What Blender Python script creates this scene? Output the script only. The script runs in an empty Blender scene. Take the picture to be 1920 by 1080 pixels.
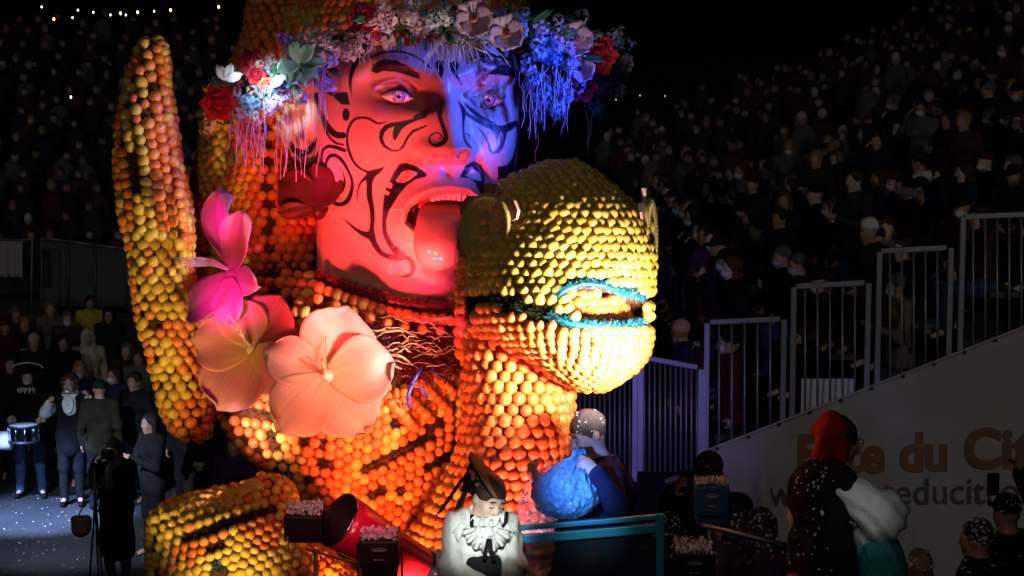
import bpy, bmesh, math, random
import numpy as np
from mathutils import Vector, Matrix
from mathutils.bvhtree import BVHTree
random.seed(7); rng = np.random.default_rng(7)
SC = bpy.context.scene
COL = SC.collection
# ------------------------------------------------------------------ camera
FPX = 4190.0            # focal length in photograph pixels (1920 wide)
PITCH = math.radians(7.0)
CAMP = np.array([0.0, 0.0, 6.3])
FW = np.array([0.0, math.cos(PITCH), -math.sin(PITCH)])
UPV = np.array([0.0, math.sin(PITCH), math.cos(PITCH)])
RT = np.array([1.0, 0.0, 0.0])
cd = bpy.data.cameras.new('camera'); cam = bpy.data.objects.new('camera', cd); COL.objects.link(cam)
cam.location = CAMP; cam.rotation_euler = (math.pi/2 - PITCH, 0, 0)
cd.sensor_width = 36; cd.lens = 36*FPX/1920; cd.clip_end = 3000; cd.clip_start = 0.5
SC.camera = cam
def P(px, py, d):
    return CAMP + d*(FW + (px-960)/FPX*RT + (540-py)/FPX*UPV)
def proj(V):
    V = np.asarray(V, float) - CAMP
    d = V @ FW
    return 960 + FPX*(V@RT)/d, 540 - FPX*(V@UPV)/d, d
# ------------------------------------------------------------------ world, night sky
W = bpy.data.worlds.new('World'); SC.world = W; W.use_nodes = True
nt = W.node_tree; nt.nodes.clear()
sky = nt.nodes.new('ShaderNodeTexSky'); sky.sky_type = 'NISHITA'; sky.sun_disc = False
sky.sun_elevation = math.radians(-4); sky.sun_rotation = math.radians(200)
bg = nt.nodes.new('ShaderNodeBackground'); bg.inputs[1].default_value = 0.02
wo = nt.nodes.new('ShaderNodeOutputWorld')
nt.links.new(sky.outputs[0], bg.inputs[0]); nt.links.new(bg.outputs[0], wo.inputs[0])
# faint added fill sun from high behind the camera, lifts the night ambient
sd = bpy.data.lights.new('night_fill', 'SUN'); sd.energy = 0.03; sd.angle = math.radians(20); sd.color = (0.85, 0.9, 1.0)
so = bpy.data.objects.new('night_fill', sd); COL.objects.link(so)
so.rotation_euler = (math.radians(48), 0, math.radians(-18))
vs = SC.view_settings; vs.view_transform = 'Standard'; vs.look = 'None'; vs.exposure = 0; vs.gamma = 1
SC.cycles.max_bounces = 6; SC.cycles.diffuse_bounces = 3; SC.cycles.glossy_bounces = 2
SC.cycles.transparent_max_bounces = 6; SC.cycles.transmission_bounces = 3
SC.cycles.sample_clamp_indirect = 4; SC.cycles.caustics_reflective = False; SC.cycles.caustics_refractive = False
def spot(name, pos, tgt, color, power, deg, blend=0.6, size=0.08):
    l = bpy.data.lights.new(name, 'SPOT'); l.energy = power; l.color = color
    l.spot_size = math.radians(deg); l.spot_blend = blend; l.shadow_soft_size = size
    o = bpy.data.objects.new(name, l); COL.objects.link(o)
    o.location = pos; o.rotation_euler = (Vector(tgt)-Vector(pos)).to_track_quat('-Z', 'Y').to_euler()
    return o
# stage spots and added fill for float and street (colour gels); most without fixture
RED = (1.0,.05,.02); BLUE = (.08,.12,1.0); ORG = (1.0,.27,.055); WHITE = (1.0,.95,.9); MAG = (1.0,.02,.30)
spot('front_fill', (-3.0,-5.0,13.0), (1.0,14,3.5), (1.0,.88,.78), 480, 60, .8, .6)  # unseen fill added in front to lift the float and crowd
spot('stand_fill', (10.0,3.0,11.0), (6.0,27,3.6), (1.0,.90,.80), 950, 46, .7, .5)  # unseen fill added to brighten the seated crowd and banner
spot('face_red_spot', P(330,900,11.0), P(710,400,13.4), (1.,.04,.05), 1450, 30, 1.0)
spot('cheek_magenta_spot', P(60,520,12.2), P(610,330,13.6), (1.,.02,.32), 260, 16, 1.0)
spot('face_blue_spot', P(1680,130,12.55), P(925,180,13.3), (.05,.09,1.), 900, 26, .8)
spot('chin_magenta_spot', P(800,690,12.7), P(850,510,13.3), MAG, 18, 60, .8, .04)
spot('chest_orange_spot', P(690,1230,12.05), P(730,830,13.2), (1.,.18,.065), 320, 64, 1.0)
spot('neck_orange_spot', P(1000,1190,12.1), P(955,770,12.7), (1.,.20,.20), 360, 56, 1.0)
spot('neck_side_spot', P(740,1190,12.0), P(920,720,12.7), (1.,.32,.13), 170, 46, 1.0)
spot('flower_orange_spot', P(1050,820,11.5), P(620,690,12.9), (1.,.33,.20), 165, 24, 1.0)
spot('lily_magenta_spot', P(230,620,11.6), P(435,560,13.1), (1.,.07,.36), 330, 17, 1.0)
spot('dolphin_warm_spot', P(1275,745,11.75), P(1105,630,12.4), (1.,.80,.78), 720, 78, 1.0)  # unseen lamp in mid-air beside the snout, no fixture
spot('hat_left_spot', P(330,60,11.6), P(500,165,13.4), (.65,.95,1.), 700, 12, 1.0)
spot('hat_pink_spot', P(600,250,11.0), P(720,22,13.0), (1.,.60,.70), 34, 9, 1.0)
spot('man_blue_spot', P(960,900,10.6), P(1100,900,12.2), (.14,.30,1.), 420, 17, .9)
spot('rail_cyan_spot', P(1190,840,9.3), P(1110,985,12.0), (.7,.95,1.), 110, 9, .9)
spot('cannon_red_spot', P(760,760,10.4), P(690,1000,12.0), (1.,.04,.14), 90, 12, .9)
spot('fence_violet_spot', P(1180,980,16.5), P(1170,780,21), (.35,.25,1.), 160, 40, .9)
spot('woman_white_spot', P(900,800,9.0), P(905,1000,11.7), (.95,1.,.95), 560, 10, .8)
spot('redcap_white_spot', P(1850,900,9.0), P(1600,960,11.6), WHITE, 40, 11, .9)
spot('street_blue_spot', P(-150,560,25.5), P(60,940,28.0), (.30,.47,1.), 4600, 36, .8)
spot('street_white_spot', P(-250,500,21.5), P(140,900,26.5), (.62,.76,1.), 1900, 36, .9)
spot('belly_pink_spot', P(250,980,11.9), P(470,815,13.2), (1.,.50,.55), 700, 18, 1.0)
spot('tail_warm_spot', P(160,1300,11.2), P(315,600,13.4), (1.,.66,.20), 210, 34, 1.0)
spot('fish_warm_spot', P(430,1250,11.6), P(430,1000,12.4), (1.,.66,.26), 60, 50, 1.0)
spot('hair_red_spot', P(520,700,11.2), P(505,250,14.1), (1.,.16,.04), 240, 26, 1.0)
spot('tongue_orange_spot', P(770,800,11.6), P(800,480,13.2), (1.,.34,.14), 90, 12, 1.0, .05)
spot('left_fill', (-12.,10.,9.), (-7.5,36,2.), (1.,.95,.9), 850, 40, .7, .4)  # unseen fill added to brighten the crowd at far left
spot('float_pink_fill', P(500,1050,8.2), P(690,790,13.2), (1.,.30,.24), 420, 20, 1.0, .3)  # added frontal fill, lifts the dark gaps between the fruit

# ------------------------------------------------------------------ materials
MATS = {}
def mat(name, col, rough=0.5, spec=0.5, metal=0.0, var=0.0, vs=8.0, bump=0.0, bs=40.0, emit=0.0, ecol=None,
        trans=0.0, alpha=1.0, coat=0.0, sheen=0.0, translucent=0.0, aniso=None):
    if name in MATS: return MATS[name]
    m = bpy.data.materials.new(name); m.use_nodes = True; MATS[name] = m
    n = m.node_tree; b = n.nodes['Principled BSDF']; L = n.links.new
    b.inputs['Base Color'].default_value = (*col, 1); b.inputs['Roughness'].default_value = rough
    b.inputs['Specular IOR Level'].default_value = spec; b.inputs['Metallic'].default_value = metal
    b.inputs['Coat Weight'].default_value = coat; b.inputs['Sheen Weight'].default_value = sheen
    b.inputs['Transmission Weight'].default_value = trans; b.inputs['Alpha'].default_value = alpha
    if emit:
        b.inputs['Emission Color'].default_value = (*(ecol or col), 1); b.inputs['Emission Strength'].default_value = emit
    if var or bump:
        tc = n.nodes.new('ShaderNodeTexCoord')
        mp = n.nodes.new('ShaderNodeMapping'); L(tc.outputs['Object'], mp.inputs[0])
        if aniso: mp.inputs['Scale'].default_value = aniso
    if var:
        nz = n.nodes.new('ShaderNodeTexNoise'); nz.inputs['Scale'].default_value = vs; nz.inputs['Detail'].default_value = 5
        L(mp.outputs[0], nz.inputs['Vector'])
        mr = n.nodes.new('ShaderNodeMapRange'); mr.inputs[1].default_value = .25; mr.inputs[2].default_value = .75
        mr.inputs[3].default_value = 1-var; mr.inputs[4].default_value = 1+var
        L(nz.outputs[0], mr.inputs[0])
        mx = n.nodes.new('ShaderNodeMix'); mx.data_type = 'RGBA'; mx.blend_type = 'MULTIPLY'; mx.inputs[0].default_value = 1
        mx.inputs[6].default_value = (*col, 1); L(mr.outputs[0], mx.inputs[7]); L(mx.outputs[2], b.inputs['Base Color'])
    if bump:
        nb = n.nodes.new('ShaderNodeTexNoise'); nb.inputs['Scale'].default_value = bs; nb.inputs['Detail'].default_value = 4
        L(mp.outputs[0], nb.inputs['Vector'])
        bp = n.nodes.new('ShaderNodeBump'); bp.inputs['Strength'].default_value = bump; bp.inputs['Distance'].default_value = .02
        L(nb.outputs[0], bp.inputs['Height']); L(bp.outputs[0], b.inputs['Normal'])
    if translucent:
        tr = n.nodes.new('ShaderNodeBsdfTranslucent'); tr.inputs[0].default_value = (*col, 1)
        ms = n.nodes.new('ShaderNodeMixShader'); ms.inputs[0].default_value = translucent
        out = n.nodes['Material Output']
        L(b.outputs[0], ms.inputs[1]); L(tr.outputs[0], ms.inputs[2]); L(ms.outputs[0], out.inputs[0])
    return m
def fruit_mat():
    m = bpy.data.materials.new('fruit_peel'); m.use_nodes = True
    n = m.node_tree; b = n.nodes['Principled BSDF']; L = n.links.new
    a = n.nodes.new('ShaderNodeAttribute'); a.attribute_name = 'fcol'
    v = n.nodes.new('ShaderNodeAttribute'); v.attribute_name = 'floc'
    sx = n.nodes.new('ShaderNodeSeparateXYZ'); L(v.outputs['Vector'], sx.inputs[0])
    ab = n.nodes.new('ShaderNodeMath'); ab.operation = 'ABSOLUTE'; L(sx.outputs[0], ab.inputs[0])
    lt = n.nodes.new('ShaderNodeMath'); lt.operation = 'LESS_THAN'; L(ab.outputs[0], lt.inputs[0]); lt.inputs[1].default_value = .045
    ml = n.nodes.new('ShaderNodeMath'); ml.operation = 'MULTIPLY'; L(lt.outputs[0], ml.inputs[0]); ml.inputs[1].default_value = .5
    nz = n.nodes.new('ShaderNodeTexNoise'); nz.inputs['Scale'].default_value = 2.2; nz.inputs['Detail'].default_value = 3
    L(v.outputs['Vector'], nz.inputs['Vector'])
    mr = n.nodes.new('ShaderNodeMapRange'); mr.inputs[3].default_value = .8; mr.inputs[4].default_value = 1.15; L(nz.outputs[0], mr.inputs[0])
    mu = n.nodes.new('ShaderNodeMix'); mu.data_type = 'RGBA'; mu.blend_type = 'MULTIPLY'; mu.inputs[0].default_value = 1
    L(a.outputs['Color'], mu.inputs[6]); L(mr.outputs[0], mu.inputs[7])
    mx = n.nodes.new('ShaderNodeMix'); mx.data_type = 'RGBA'; L(ml.outputs[0], mx.inputs[0])
    L(mu.outputs[2], mx.inputs[6]); mx.inputs[7].default_value = (.85, .75, .55, 1)
    gt = n.nodes.new('ShaderNodeMath'); gt.operation = 'GREATER_THAN'; L(sx.outputs[2], gt.inputs[0]); gt.inputs[1].default_value = .975
    m3 = n.nodes.new('ShaderNodeMix'); m3.data_type = 'RGBA'; L(gt.outputs[0], m3.inputs[0]); L(mx.outputs[2], m3.inputs[6]); m3.inputs[7].default_value = (.06,.06,.015,1)
    L(m3.outputs[2], b.inputs['Base Color'])
    b.inputs['Roughness'].default_value = .42; b.inputs['Specular IOR Level'].default_value = .4
    b.inputs['Coat Weight'].default_value = .12; b.inputs['Coat Roughness'].default_value = .25
    n2 = n.nodes.new('ShaderNodeTexNoise'); n2.inputs['Scale'].default_value = 16; L(v.outputs['Vector'], n2.inputs['Vector'])
    bp = n.nodes.new('ShaderNodeBump'); bp.inputs['Strength'].default_value = .25; bp.inputs['Distance'].default_value = .004
    L(n2.outputs[0], bp.inputs['Height']); L(bp.outputs[0], b.inputs['Normal'])
    return m
M_FRUIT = fruit_mat()
# ------------------------------------------------------------------ object helpers
def loc_of(p):
    return np.array(p['_w']) if p is not None and '_w' in p else np.zeros(3)
def mesh_of(name, V, Fc, smooth=True):
    me = bpy.data.meshes.new(name)
    me.from_pydata([tuple(map(float, v)) for v in V] if not isinstance(V, np.ndarray) else V.astype(float).tolist(), [], Fc if isinstance(Fc, list) else Fc.tolist())
    if smooth: me.polygons.foreach_set('use_smooth', [True]*len(me.polygons))
    me.update(); return me
def link(name, me, parent=None, loc=None):
    o = bpy.data.objects.new(name, me); COL.objects.link(o)
    if parent is not None: o.parent = parent
    if loc is not None: o.location = loc
    return o
def obj(name, V, Fc, m, parent=None, smooth=True, base=None, kind=None):
    """mesh given in world coordinates; stored relative to its parent (or to `base`)"""
    V = np.asarray(V, float)
    if parent is not None: org = WLOC[parent.name]
    elif base is not None: org = np.asarray(base, float)
    else: org = np.array([V[:,0].mean(), V[:,1].mean(), V[:,2].min()])
    me = mesh_of(name, V-org, Fc, smooth)
    for mm in (m if isinstance(m, (list, tuple)) else [m]): me.materials.append(mm)
    o = link(name, me, parent)
    if parent is None: o.location = org
    WLOC[o.name] = org
    if kind: o['kind'] = kind
    return o
WLOC = {}
def thing(name, label, cat, loc, group=None):
    o = bpy.data.objects.new(name, None); COL.objects.link(o); o.location = loc; o.empty_display_size = .1
    o['label'] = label; o['category'] = cat
    if group: o['group'] = group
    WLOC[o.name] = np.array(loc, float); return o
def tag(o, label, cat, group=None):
    o['label'] = label; o['category'] = cat
    if group: o['group'] = group
    return o
def box(c, s, axes=None):
    c = np.array(c, float); A = np.eye(3) if axes is None else np.array(axes)
    V = np.array([c + A[0]*s[0]*i/2 + A[1]*s[1]*j/2 + A[2]*s[2]*k/2 for i in (-1,1) for j in (-1,1) for k in (-1,1)])
    Fc = [[0,1,3,2],[4,6,7,5],[0,4,5,1],[2,3,7,6],[0,2,6,4],[1,5,7,3]]
    return V, Fc
def join(parts):
    Vs, Fs, n = [], [], 0
    for V, Fc in parts:
        Vs.append(np.asarray(V, float)); Fs += [[i+n for i in f] for f in Fc]; n += len(V)
    return np.vstack(Vs), Fs
def pipe(pts, rad, nseg=8, cap=True):
    pts = np.array(pts, float); n = len(pts)
    rad = np.broadcast_to(np.asarray(rad, float), (n,))
    T = np.gradient(pts, axis=0); T /= np.linalg.norm(T, axis=1)[:,None]+1e-12
    ref = np.array([0,0,1.]) if abs(T[0][2]) < .9 else np.array([1.,0,0])
    V = []
    for i in range(n):
        a = np.cross(T[i], ref); a /= np.linalg.norm(a)+1e-12; b = np.cross(T[i], a)
        for k in range(nseg):
            th = 2*math.pi*k/nseg; V.append(pts[i] + rad[i]*(a*math.cos(th)+b*math.sin(th)))
    Fc = [[i*nseg+k, i*nseg+(k+1)%nseg, (i+1)*nseg+(k+1)%nseg, (i+1)*nseg+k] for i in range(n-1) for k in range(nseg)]
    if cap: Fc += [list(range(nseg))[::-1], [(n-1)*nseg+k for k in range(nseg)]]
    return np.array(V), Fc
def bevel(o, w=.006, seg=2):
    md = o.modifiers.new('bevel', 'BEVEL'); md.width = w; md.segments = seg; md.limit_method = 'ANGLE'; return o
def solid(o, t=.006):
    md = o.modifiers.new('solidify', 'SOLIDIFY'); md.thickness = t; md.offset = 0; return o
def crom(K, ts):
    """Catmull-Rom through key rows K at parameters ts in 0..1"""
    K = np.array(K, float); n = len(K)-1; x = np.clip(np.asarray(ts, float), 0, 1)*n
    i = np.clip(np.floor(x).astype(int), 0, n-1); f = (x-i)[:,None]
    p0, p1, p2, p3 = K[np.maximum(i-1,0)], K[i], K[i+1], K[np.minimum(i+2,n)]
    return .5*((2*p1)+(-p0+p2)*f+(2*p0-5*p1+4*p2-p3)*f*f+(-p0+3*p1-3*p2+p3)*f**3)
# ------------------------------------------------------------------ implicit surfaces (for bodies and clothes)
class SDF:
    def __init__(s, h): s.h = h; s.p = []
    def cap(s, a, b, ra, rb=None, k=.03, op=1):
        s.p.append(('c', np.array(a,float), np.array(b,float), ra, ra if rb is None else rb, k, op)); return s
    def ell(s, c, r, ax=None, k=.02, op=1):
        s.p.append(('e', np.array(c,float), np.array(r,float), np.eye(3) if ax is None else np.array(ax,float), None, k, op)); return s
    def mesh(s, disp=None, pad=.03):
        lo = np.full(3, 1e9); hi = -lo; bb = []
        for q in s.p:
            if q[0] == 'c':
                r = max(q[3], q[4]); l = np.minimum(q[1], q[2])-r; u = np.maximum(q[1], q[2])+r
            else:
                e = np.sqrt(((q[3]*q[2][:,None])**2).sum(0)); l = q[1]-e; u = q[1]+e
            bb.append((l, u))
            if q[6] > 0: lo = np.minimum(lo, l); hi = np.maximum(hi, u)
        lo -= pad; hi += pad; h = s.h
        n = np.ceil((hi-lo)/h).astype(int)+2
        F = np.full(n, .25)
        ax = [lo[i]+h*np.arange(n[i]) for i in range(3)]
        for q, (l, u) in zip(s.p, bb):
            m = q[5]+2.5*h+.03
            i0 = np.clip(((l-m-lo)/h).astype(int), 0, n-1); i1 = np.clip(((u+m-lo)/h).astype(int)+1, 1, n)
            if (i1 <= i0).any(): continue
            sl = tuple(slice(i0[i], i1[i]) for i in range(3))
            X = np.stack(np.meshgrid(*[ax[i][sl[i]] for i in range(3)], indexing='ij'), -1)
            if q[0] == 'c':
                ab = q[2]-q[1]; t = np.clip(((X-q[1])@ab)/(ab@ab+1e-12), 0, 1)
                d = np.linalg.norm(X-q[1]-t[...,None]*ab, axis=-1)-(q[3]+t*(q[4]-q[3]))
            else:
                Y = (X-q[1])@q[3].T; k0 = np.linalg.norm(Y/q[2], axis=-1); k1 = np.linalg.norm(Y/q[2]**2, axis=-1)
                d = np.where(k1 > 1e-9, k0*(k0-1)/(k1+1e-9), -q[2].min())
            f = F[sl]; k = q[5]
            if q[6] > 0:
                hh = np.maximum(k-np.abs(f-d), 0)/k if k > 0 else 0; F[sl] = np.minimum(f, d)-hh*hh*k*.25
            else:
                d = -d; hh = np.maximum(k-np.abs(f-d), 0)/k if k > 0 else 0; F[sl] = np.maximum(f, d)+hh*hh*k*.25
        if disp is not None:
            X = np.stack(np.meshgrid(*ax, indexing='ij'), -1); F = F+disp(X)
        return surfnet(F, lo, h)
def surfnet(F, lo, h):
    S = F < 0
    C = [F[a:F.shape[0]-1+a, b:F.shape[1]-1+b, c:F.shape[2]-1+c] for a in (0,1) for b in (0,1) for c in (0,1)]
    cnt = sum((c < 0).astype(int) for c in C); act = (cnt > 0) & (cnt < 8)
    idx = -np.ones(act.shape, int); I = np.argwhere(act); idx[act] = np.arange(len(I))
    cv = np.stack([c[act] for c in C], 1)
    off = np.array([(a,b,c) for a in (0,1) for b in (0,1) for c in (0,1)], float)
    acc = np.zeros((len(I),3)); num = np.zeros(len(I))
    for i in range(8):
        for j in range(i+1, 8):
            if np.abs(off[i]-off[j]).sum() == 1:
                m = (cv[:,i] < 0) != (cv[:,j] < 0)
                t = np.where(m, cv[:,i]/(cv[:,i]-cv[:,j]+1e-15), 0)
                acc += np.where(m[:,None], off[i]+t[:,None]*(off[j]-off[i]), 0); num += m
    V = lo + h*(I + acc/np.maximum(num,1)[:,None])
    Q = []
    for a in range(3):
        b, c = (a+1)%3, (a+2)%3
        s0 = [slice(None)]*3; s1 = [slice(None)]*3; s0[a] = slice(0,-1); s1[a] = slice(1,None)
        A, B = S[tuple(s0)], S[tuple(s1)]
        for flip in (False, True):
            E = np.argwhere(A & ~B if not flip else ~A & B)
            E = E[(E[:,b] > 0) & (E[:,c] > 0) & (E[:,b] < idx.shape[b]) & (E[:,c] < idx.shape[c])]
            if not len(E): continue
            eb = np.zeros(3, int); eb[b] = 1; ec = np.zeros(3, int); ec[c] = 1
            q = [idx[tuple((E-o).T)] for o in (0*eb, eb, eb+ec, ec)]
            q = np.stack(q if not flip else q[::-1], 1); Q.append(q[(q >= 0).all(1)])
    return V, (np.vstack(Q) if Q else np.zeros((0,4), int))
# ------------------------------------------------------------------ fruit
def ico(n):
    bm = bmesh.new(); bmesh.ops.create_icosphere(bm, subdivisions=n, radius=1)
    V = np.array([v.co[:] for v in bm.verts]); Fc = np.array([[v.index for v in f.verts] for f in bm.faces]); bm.free(); return V, Fc
ICO2 = ico(3); ICO1 = ico(2)
ORANGES = [(.80,.21,.035),(.84,.26,.04),(.78,.18,.03),(.86,.31,.05),(.82,.24,.04)]
LEMONS = [(.78,.52,.06),(.82,.58,.08),(.74,.46,.05),(.80,.55,.09),(.70,.47,.06)]
def fruit_shape(kind, base):
    V, Fc = base; V = V.copy()
    if kind == 'lemon':
        z = V[:,2].copy(); s = 1-.10*np.abs(z)**3; V[:,0] *= s; V[:,1] *= s; V[:,2] = z*1.14+np.sign(z)*.06*np.abs(z)**8
    else:
        V[:,2] *= .95; V[:,2] -= .05*np.sign(V[:,2])*np.exp(-((V[:,0]**2+V[:,1]**2)/.02))
    return V, Fc
FM = {}
def fruit_mesh(kind, ci):
    if (kind, ci) not in FM:
        V, Fc = fruit_shape(kind, ICO1); me = mesh_of(kind, V, Fc); col = (ORANGES if kind == 'orange' else LEMONS)[ci]
        a = me.attributes.new('fcol', 'FLOAT_COLOR', 'POINT'); a.data.foreach_set('color', np.tile([*col,1], len(V)).astype(np.float32))
        a = me.attributes.new('floc', 'FLOAT_VECTOR', 'POINT'); a.data.foreach_set('vector', ICO1[0].astype(np.float32).ravel())
        me.materials.append(M_FRUIT); FM[(kind,ci)] = me
    return FM[(kind,ci)]
def rand_rot():
    q = rng.normal(size=4); q /= np.linalg.norm(q); return Matrix(((0,0,0),(0,0,0),(0,0,0))) if False else __import__('mathutils').Quaternion(q)
class Fruits:
    def __init__(s): s.L = []
    def add(s, pos, nrm, r, kind): s.L.append((np.array(pos), np.array(nrm), r*(1+rng.uniform(-.15,.13)), kind))
    def finish(s, parent, cap=300):
        org = WLOC[parent.name]; by = {'orange': [], 'lemon': []}
        for f in s.L:
            px, py, d = proj(f[0]); v = CAMP-f[0]; v /= np.linalg.norm(v)
            sc = (f[1]@v) + (.0 if (-20 < px < 1940 and -20 < py < 1100) else -5)
            by[f[3]].append((sc, f))
        for kind, L in by.items():
            L.sort(key=lambda t: -t[0]); rest = []
            for i, (sc, f) in enumerate(L):
                if i < cap and sc > -.1:
                    o = link(kind, fruit_mesh(kind, int(rng.integers(5))), parent, f[0]-org)
                    o.rotation_mode = 'QUATERNION'; o.rotation_quaternion = rand_rot(); o.scale = (f[2],)*3
                else: rest.append(f)
            if rest:
                B, Fc = fruit_shape(kind, ICO1 if len(rest) < 700 else ICO1); n = len(rest); nv = len(B)
                R = np.array([rand_rot().to_matrix() for _ in rest]); pos = np.array([f[0]-org for f in rest]); rr = np.array([f[2] for f in rest])
                V = (np.einsum('nij,vj->nvi', R, B)*rr[:,None,None]+pos[:,None,:]).reshape(-1,3)
                FF = (Fc[None]+(np.arange(n)*nv)[:,None,None]).reshape(-1,3)
                cc = np.array((ORANGES if kind == 'orange' else LEMONS))[rng.integers(5, size=n)]
                me = mesh_of('fruit_mass', V, FF)
                a = me.attributes.new('fcol', 'FLOAT_COLOR', 'POINT')
                a.data.foreach_set('color', np.repeat(np.hstack([cc, np.ones((n,1))]), nv, 0).astype(np.float32).ravel())
                a = me.attributes.new('floc', 'FLOAT_VECTOR', 'POINT'); a.data.foreach_set('vector', np.tile(ICO1[0], (n,1)).astype(np.float32).ravel())
                me.materials.append(M_FRUIT); o = link(kind+'_mass', me, parent); o['kind'] = 'stuff'
class Tube:
    """lofted body: keys (px, py, depth offset m, half width px, half depth m); sections lie flat in the picture's horizontal when flat"""
    def __init__(s, keys, D, flat=True, pw=1.0): s.K = keys; s.D = D; s.flat = flat; s.pw = pw
    def frame(s, ts):
        k = crom(s.K, ts); d = s.D+k[:,2]
        C = np.array([P(a,b,c) for a,b,c in zip(k[:,0],k[:,1],d)])
        hw = np.maximum(k[:,3],.5)*d/FPX; hd = np.maximum(k[:,4],.004)
        if s.flat: N = np.tile(RT, (len(C),1))
        else:
            k2 = crom(s.K, np.clip(np.asarray(ts)+.004,0,1)); k1 = crom(s.K, np.clip(np.asarray(ts)-.004,0,1))
            t = (k2-k1)[:,:2]; t /= np.linalg.norm(t,axis=1)[:,None]+1e-9
            N = -t[:,1:2]*RT + -t[:,0:1]*UPV     # tangent (x right, y down) turned
        return C, N, hw, hd
    def S(s, ts, th):
        C, N, hw, hd = s.frame(ts); sn, cs = np.sin(th), np.cos(th)
        if s.pw != 1: sn = np.sign(sn)*np.abs(sn)**s.pw; cs = np.sign(cs)*np.abs(cs)**s.pw
        return C + N*(hw*sn)[:,None] - FW*(hd*cs)[:,None]
    def nrm(s, ts, th):
        e = 1e-3; a = s.S(np.clip(ts+e,0,1), th)-s.S(np.clip(ts-e,0,1), th); b = s.S(ts, th+e)-s.S(ts, th-e)
        n = np.cross(a, b); n /= np.linalg.norm(n,axis=1)[:,None]+1e-12
        C = s.frame(ts)[0]; p = s.S(ts, th); sg = np.sign(((p-C)*n).sum(1)); sg[sg == 0] = 1
        return n*sg[:,None]
    def grid(s, nt=48, nth=48):
        ts = np.linspace(0,1,nt); th = np.arange(nth)*2*math.pi/nth
        V = s.S(np.repeat(ts,nth), np.tile(th,nt))
        Fc = [[i*nth+j, i*nth+(j+1)%nth, (i+1)*nth+(j+1)%nth, (i+1)*nth+j] for i in range(nt-1) for j in range(nth)]
        Fc += [list(range(nth)), [(nt-1)*nth+k for k in range(nth)][::-1]]
        return V, Fc
    def bvh(s):
        V, Fc = s.grid(90, 72); return BVHTree.FromPolygons([tuple(v) for v in V], Fc)
    def rings(s, fr, spacing, fn, rk=.595, vmin=-.3, jit=.07, sink=.35, rowf=.85):
        """rows of fruit round the body; fn(px,py,nrm) -> kind or None or (kind, radius factor, extra sink)"""
        tt = np.linspace(0,1,400); C, N, hw, hd = s.frame(tt)
        side = C + N*hw[:,None]; fr0 = C - FW*hd[:,None]
        L = np.concatenate([[0], np.cumsum(np.maximum(np.linalg.norm(np.diff(side,axis=0),axis=1), np.linalg.norm(np.diff(fr0,axis=0),axis=1)))])
        rows = np.interp(np.arange(spacing*.3, L[-1], spacing*rowf), L, tt)
        for i, t in enumerate(rows):
            th = np.linspace(0, 2*math.pi, 241); p = s.S(np.full(241,t), th)
            l = np.concatenate([[0], np.cumsum(np.linalg.norm(np.diff(p,axis=0),axis=1))]); n = max(3, int(round(l[-1]/spacing)))
            ths = np.interp((np.arange(n)+(.5 if i%2 else 0)+rng.uniform(-jit,jit,n))/n*l[-1] % l[-1], l, th)
            tj = np.clip(t+rng.uniform(-.25*jit,.25*jit,n)*spacing/L[-1], 0, 1)
            pp = s.S(tj, ths); nn = s.nrm(tj, ths)
            for p1, n1 in zip(pp, nn):
                v = CAMP-p1; v /= np.linalg.norm(v)
                if n1@v < vmin: continue
                x, y, d = proj(p1); k = fn(x, y, n1)
                if not k: continue
                rf, sk = 1.0, sink
                if isinstance(k, tuple): k, rf, sk = k
                r = spacing*rk*rf
                fr.add(p1+n1*r*(1-sk*2)+rng.normal(0,.0025,3), n1, r, k)
def inpoly(poly, x, y):
    x = np.asarray(x,float); y = np.asarray(y,float); c = np.zeros(x.shape, bool); j = len(poly)-1
    for i in range(len(poly)):
        xi, yi = poly[i]; xj, yj = poly[j]
        m = ((yi > y) != (yj > y)); c ^= m & (x < (xj-xi)*(y-yi)/((yj-yi) if yj != yi else 1e-9)+xi); j = i
    return c
def segdist(pts, x, y):
    """distance from x,y to polyline; also half-width interpolation if pts have a third value"""
    x = np.asarray(x,float); y = np.asarray(y,float); best = np.full(x.shape, 1e9)
    for a, b in zip(pts[:-1], pts[1:]):
        dx, dy = b[0]-a[0], b[1]-a[1]; L = dx*dx+dy*dy+1e-9
        t = np.clip(((x-a[0])*dx+(y-a[1])*dy)/L, 0, 1)
        d = np.hypot(x-a[0]-t*dx, y-a[1]-t*dy)
        if len(a) > 2: d = d-.5*(a[2]+t*(b[2]-a[2]))
        best = np.minimum(best, d)
    return best
def patch(fr, bvh, bounds, ang, sp, fn, D, rk=.60, nmin=.3, jit=.08, sink=.3):
    """rows of fruit laid at an angle over the front of a body; fn(x,y)->kind or None"""
    x0, y0, x1, y1 = bounds; c, s = math.cos(math.radians(ang)), math.sin(math.radians(ang))
    R = math.hypot(x1-x0, y1-y0)/2; cx, cy = (x0+x1)/2, (y0+y1)/2; n = int(R/sp)+2
    for j in range(-int(n/.86)-1, int(n/.86)+2):
        for i in range(-n, n+1):
            u = (i+(.5 if j%2 else 0)+rng.uniform(-jit,jit))*sp; v = (j+rng.uniform(-jit,jit)*.5)*sp*.87
            x, y = cx+u*c-v*s, cy+u*s+v*c
            if not (x0 <= x <= x1 and y0 <= y <= y1): continue
            k = fn(x, y)
            if not k: continue
            dr = P(x,y,1)-CAMP; h = bvh.ray_cast(Vector(CAMP), Vector(dr))
            if h[0] is None: continue
            nr = np.array(h[1]); dn = dr/np.linalg.norm(dr)
            if nr@dn > 0: nr = -nr
            if -(nr@dn) < nmin: continue
            rf = 1.
            if isinstance(k, tuple): k, rf = k
            r = sp*rk*D/FPX*rf; fr.add(np.array(h[0])+nr*r*(1-2*sink), nr, r, k)
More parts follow.
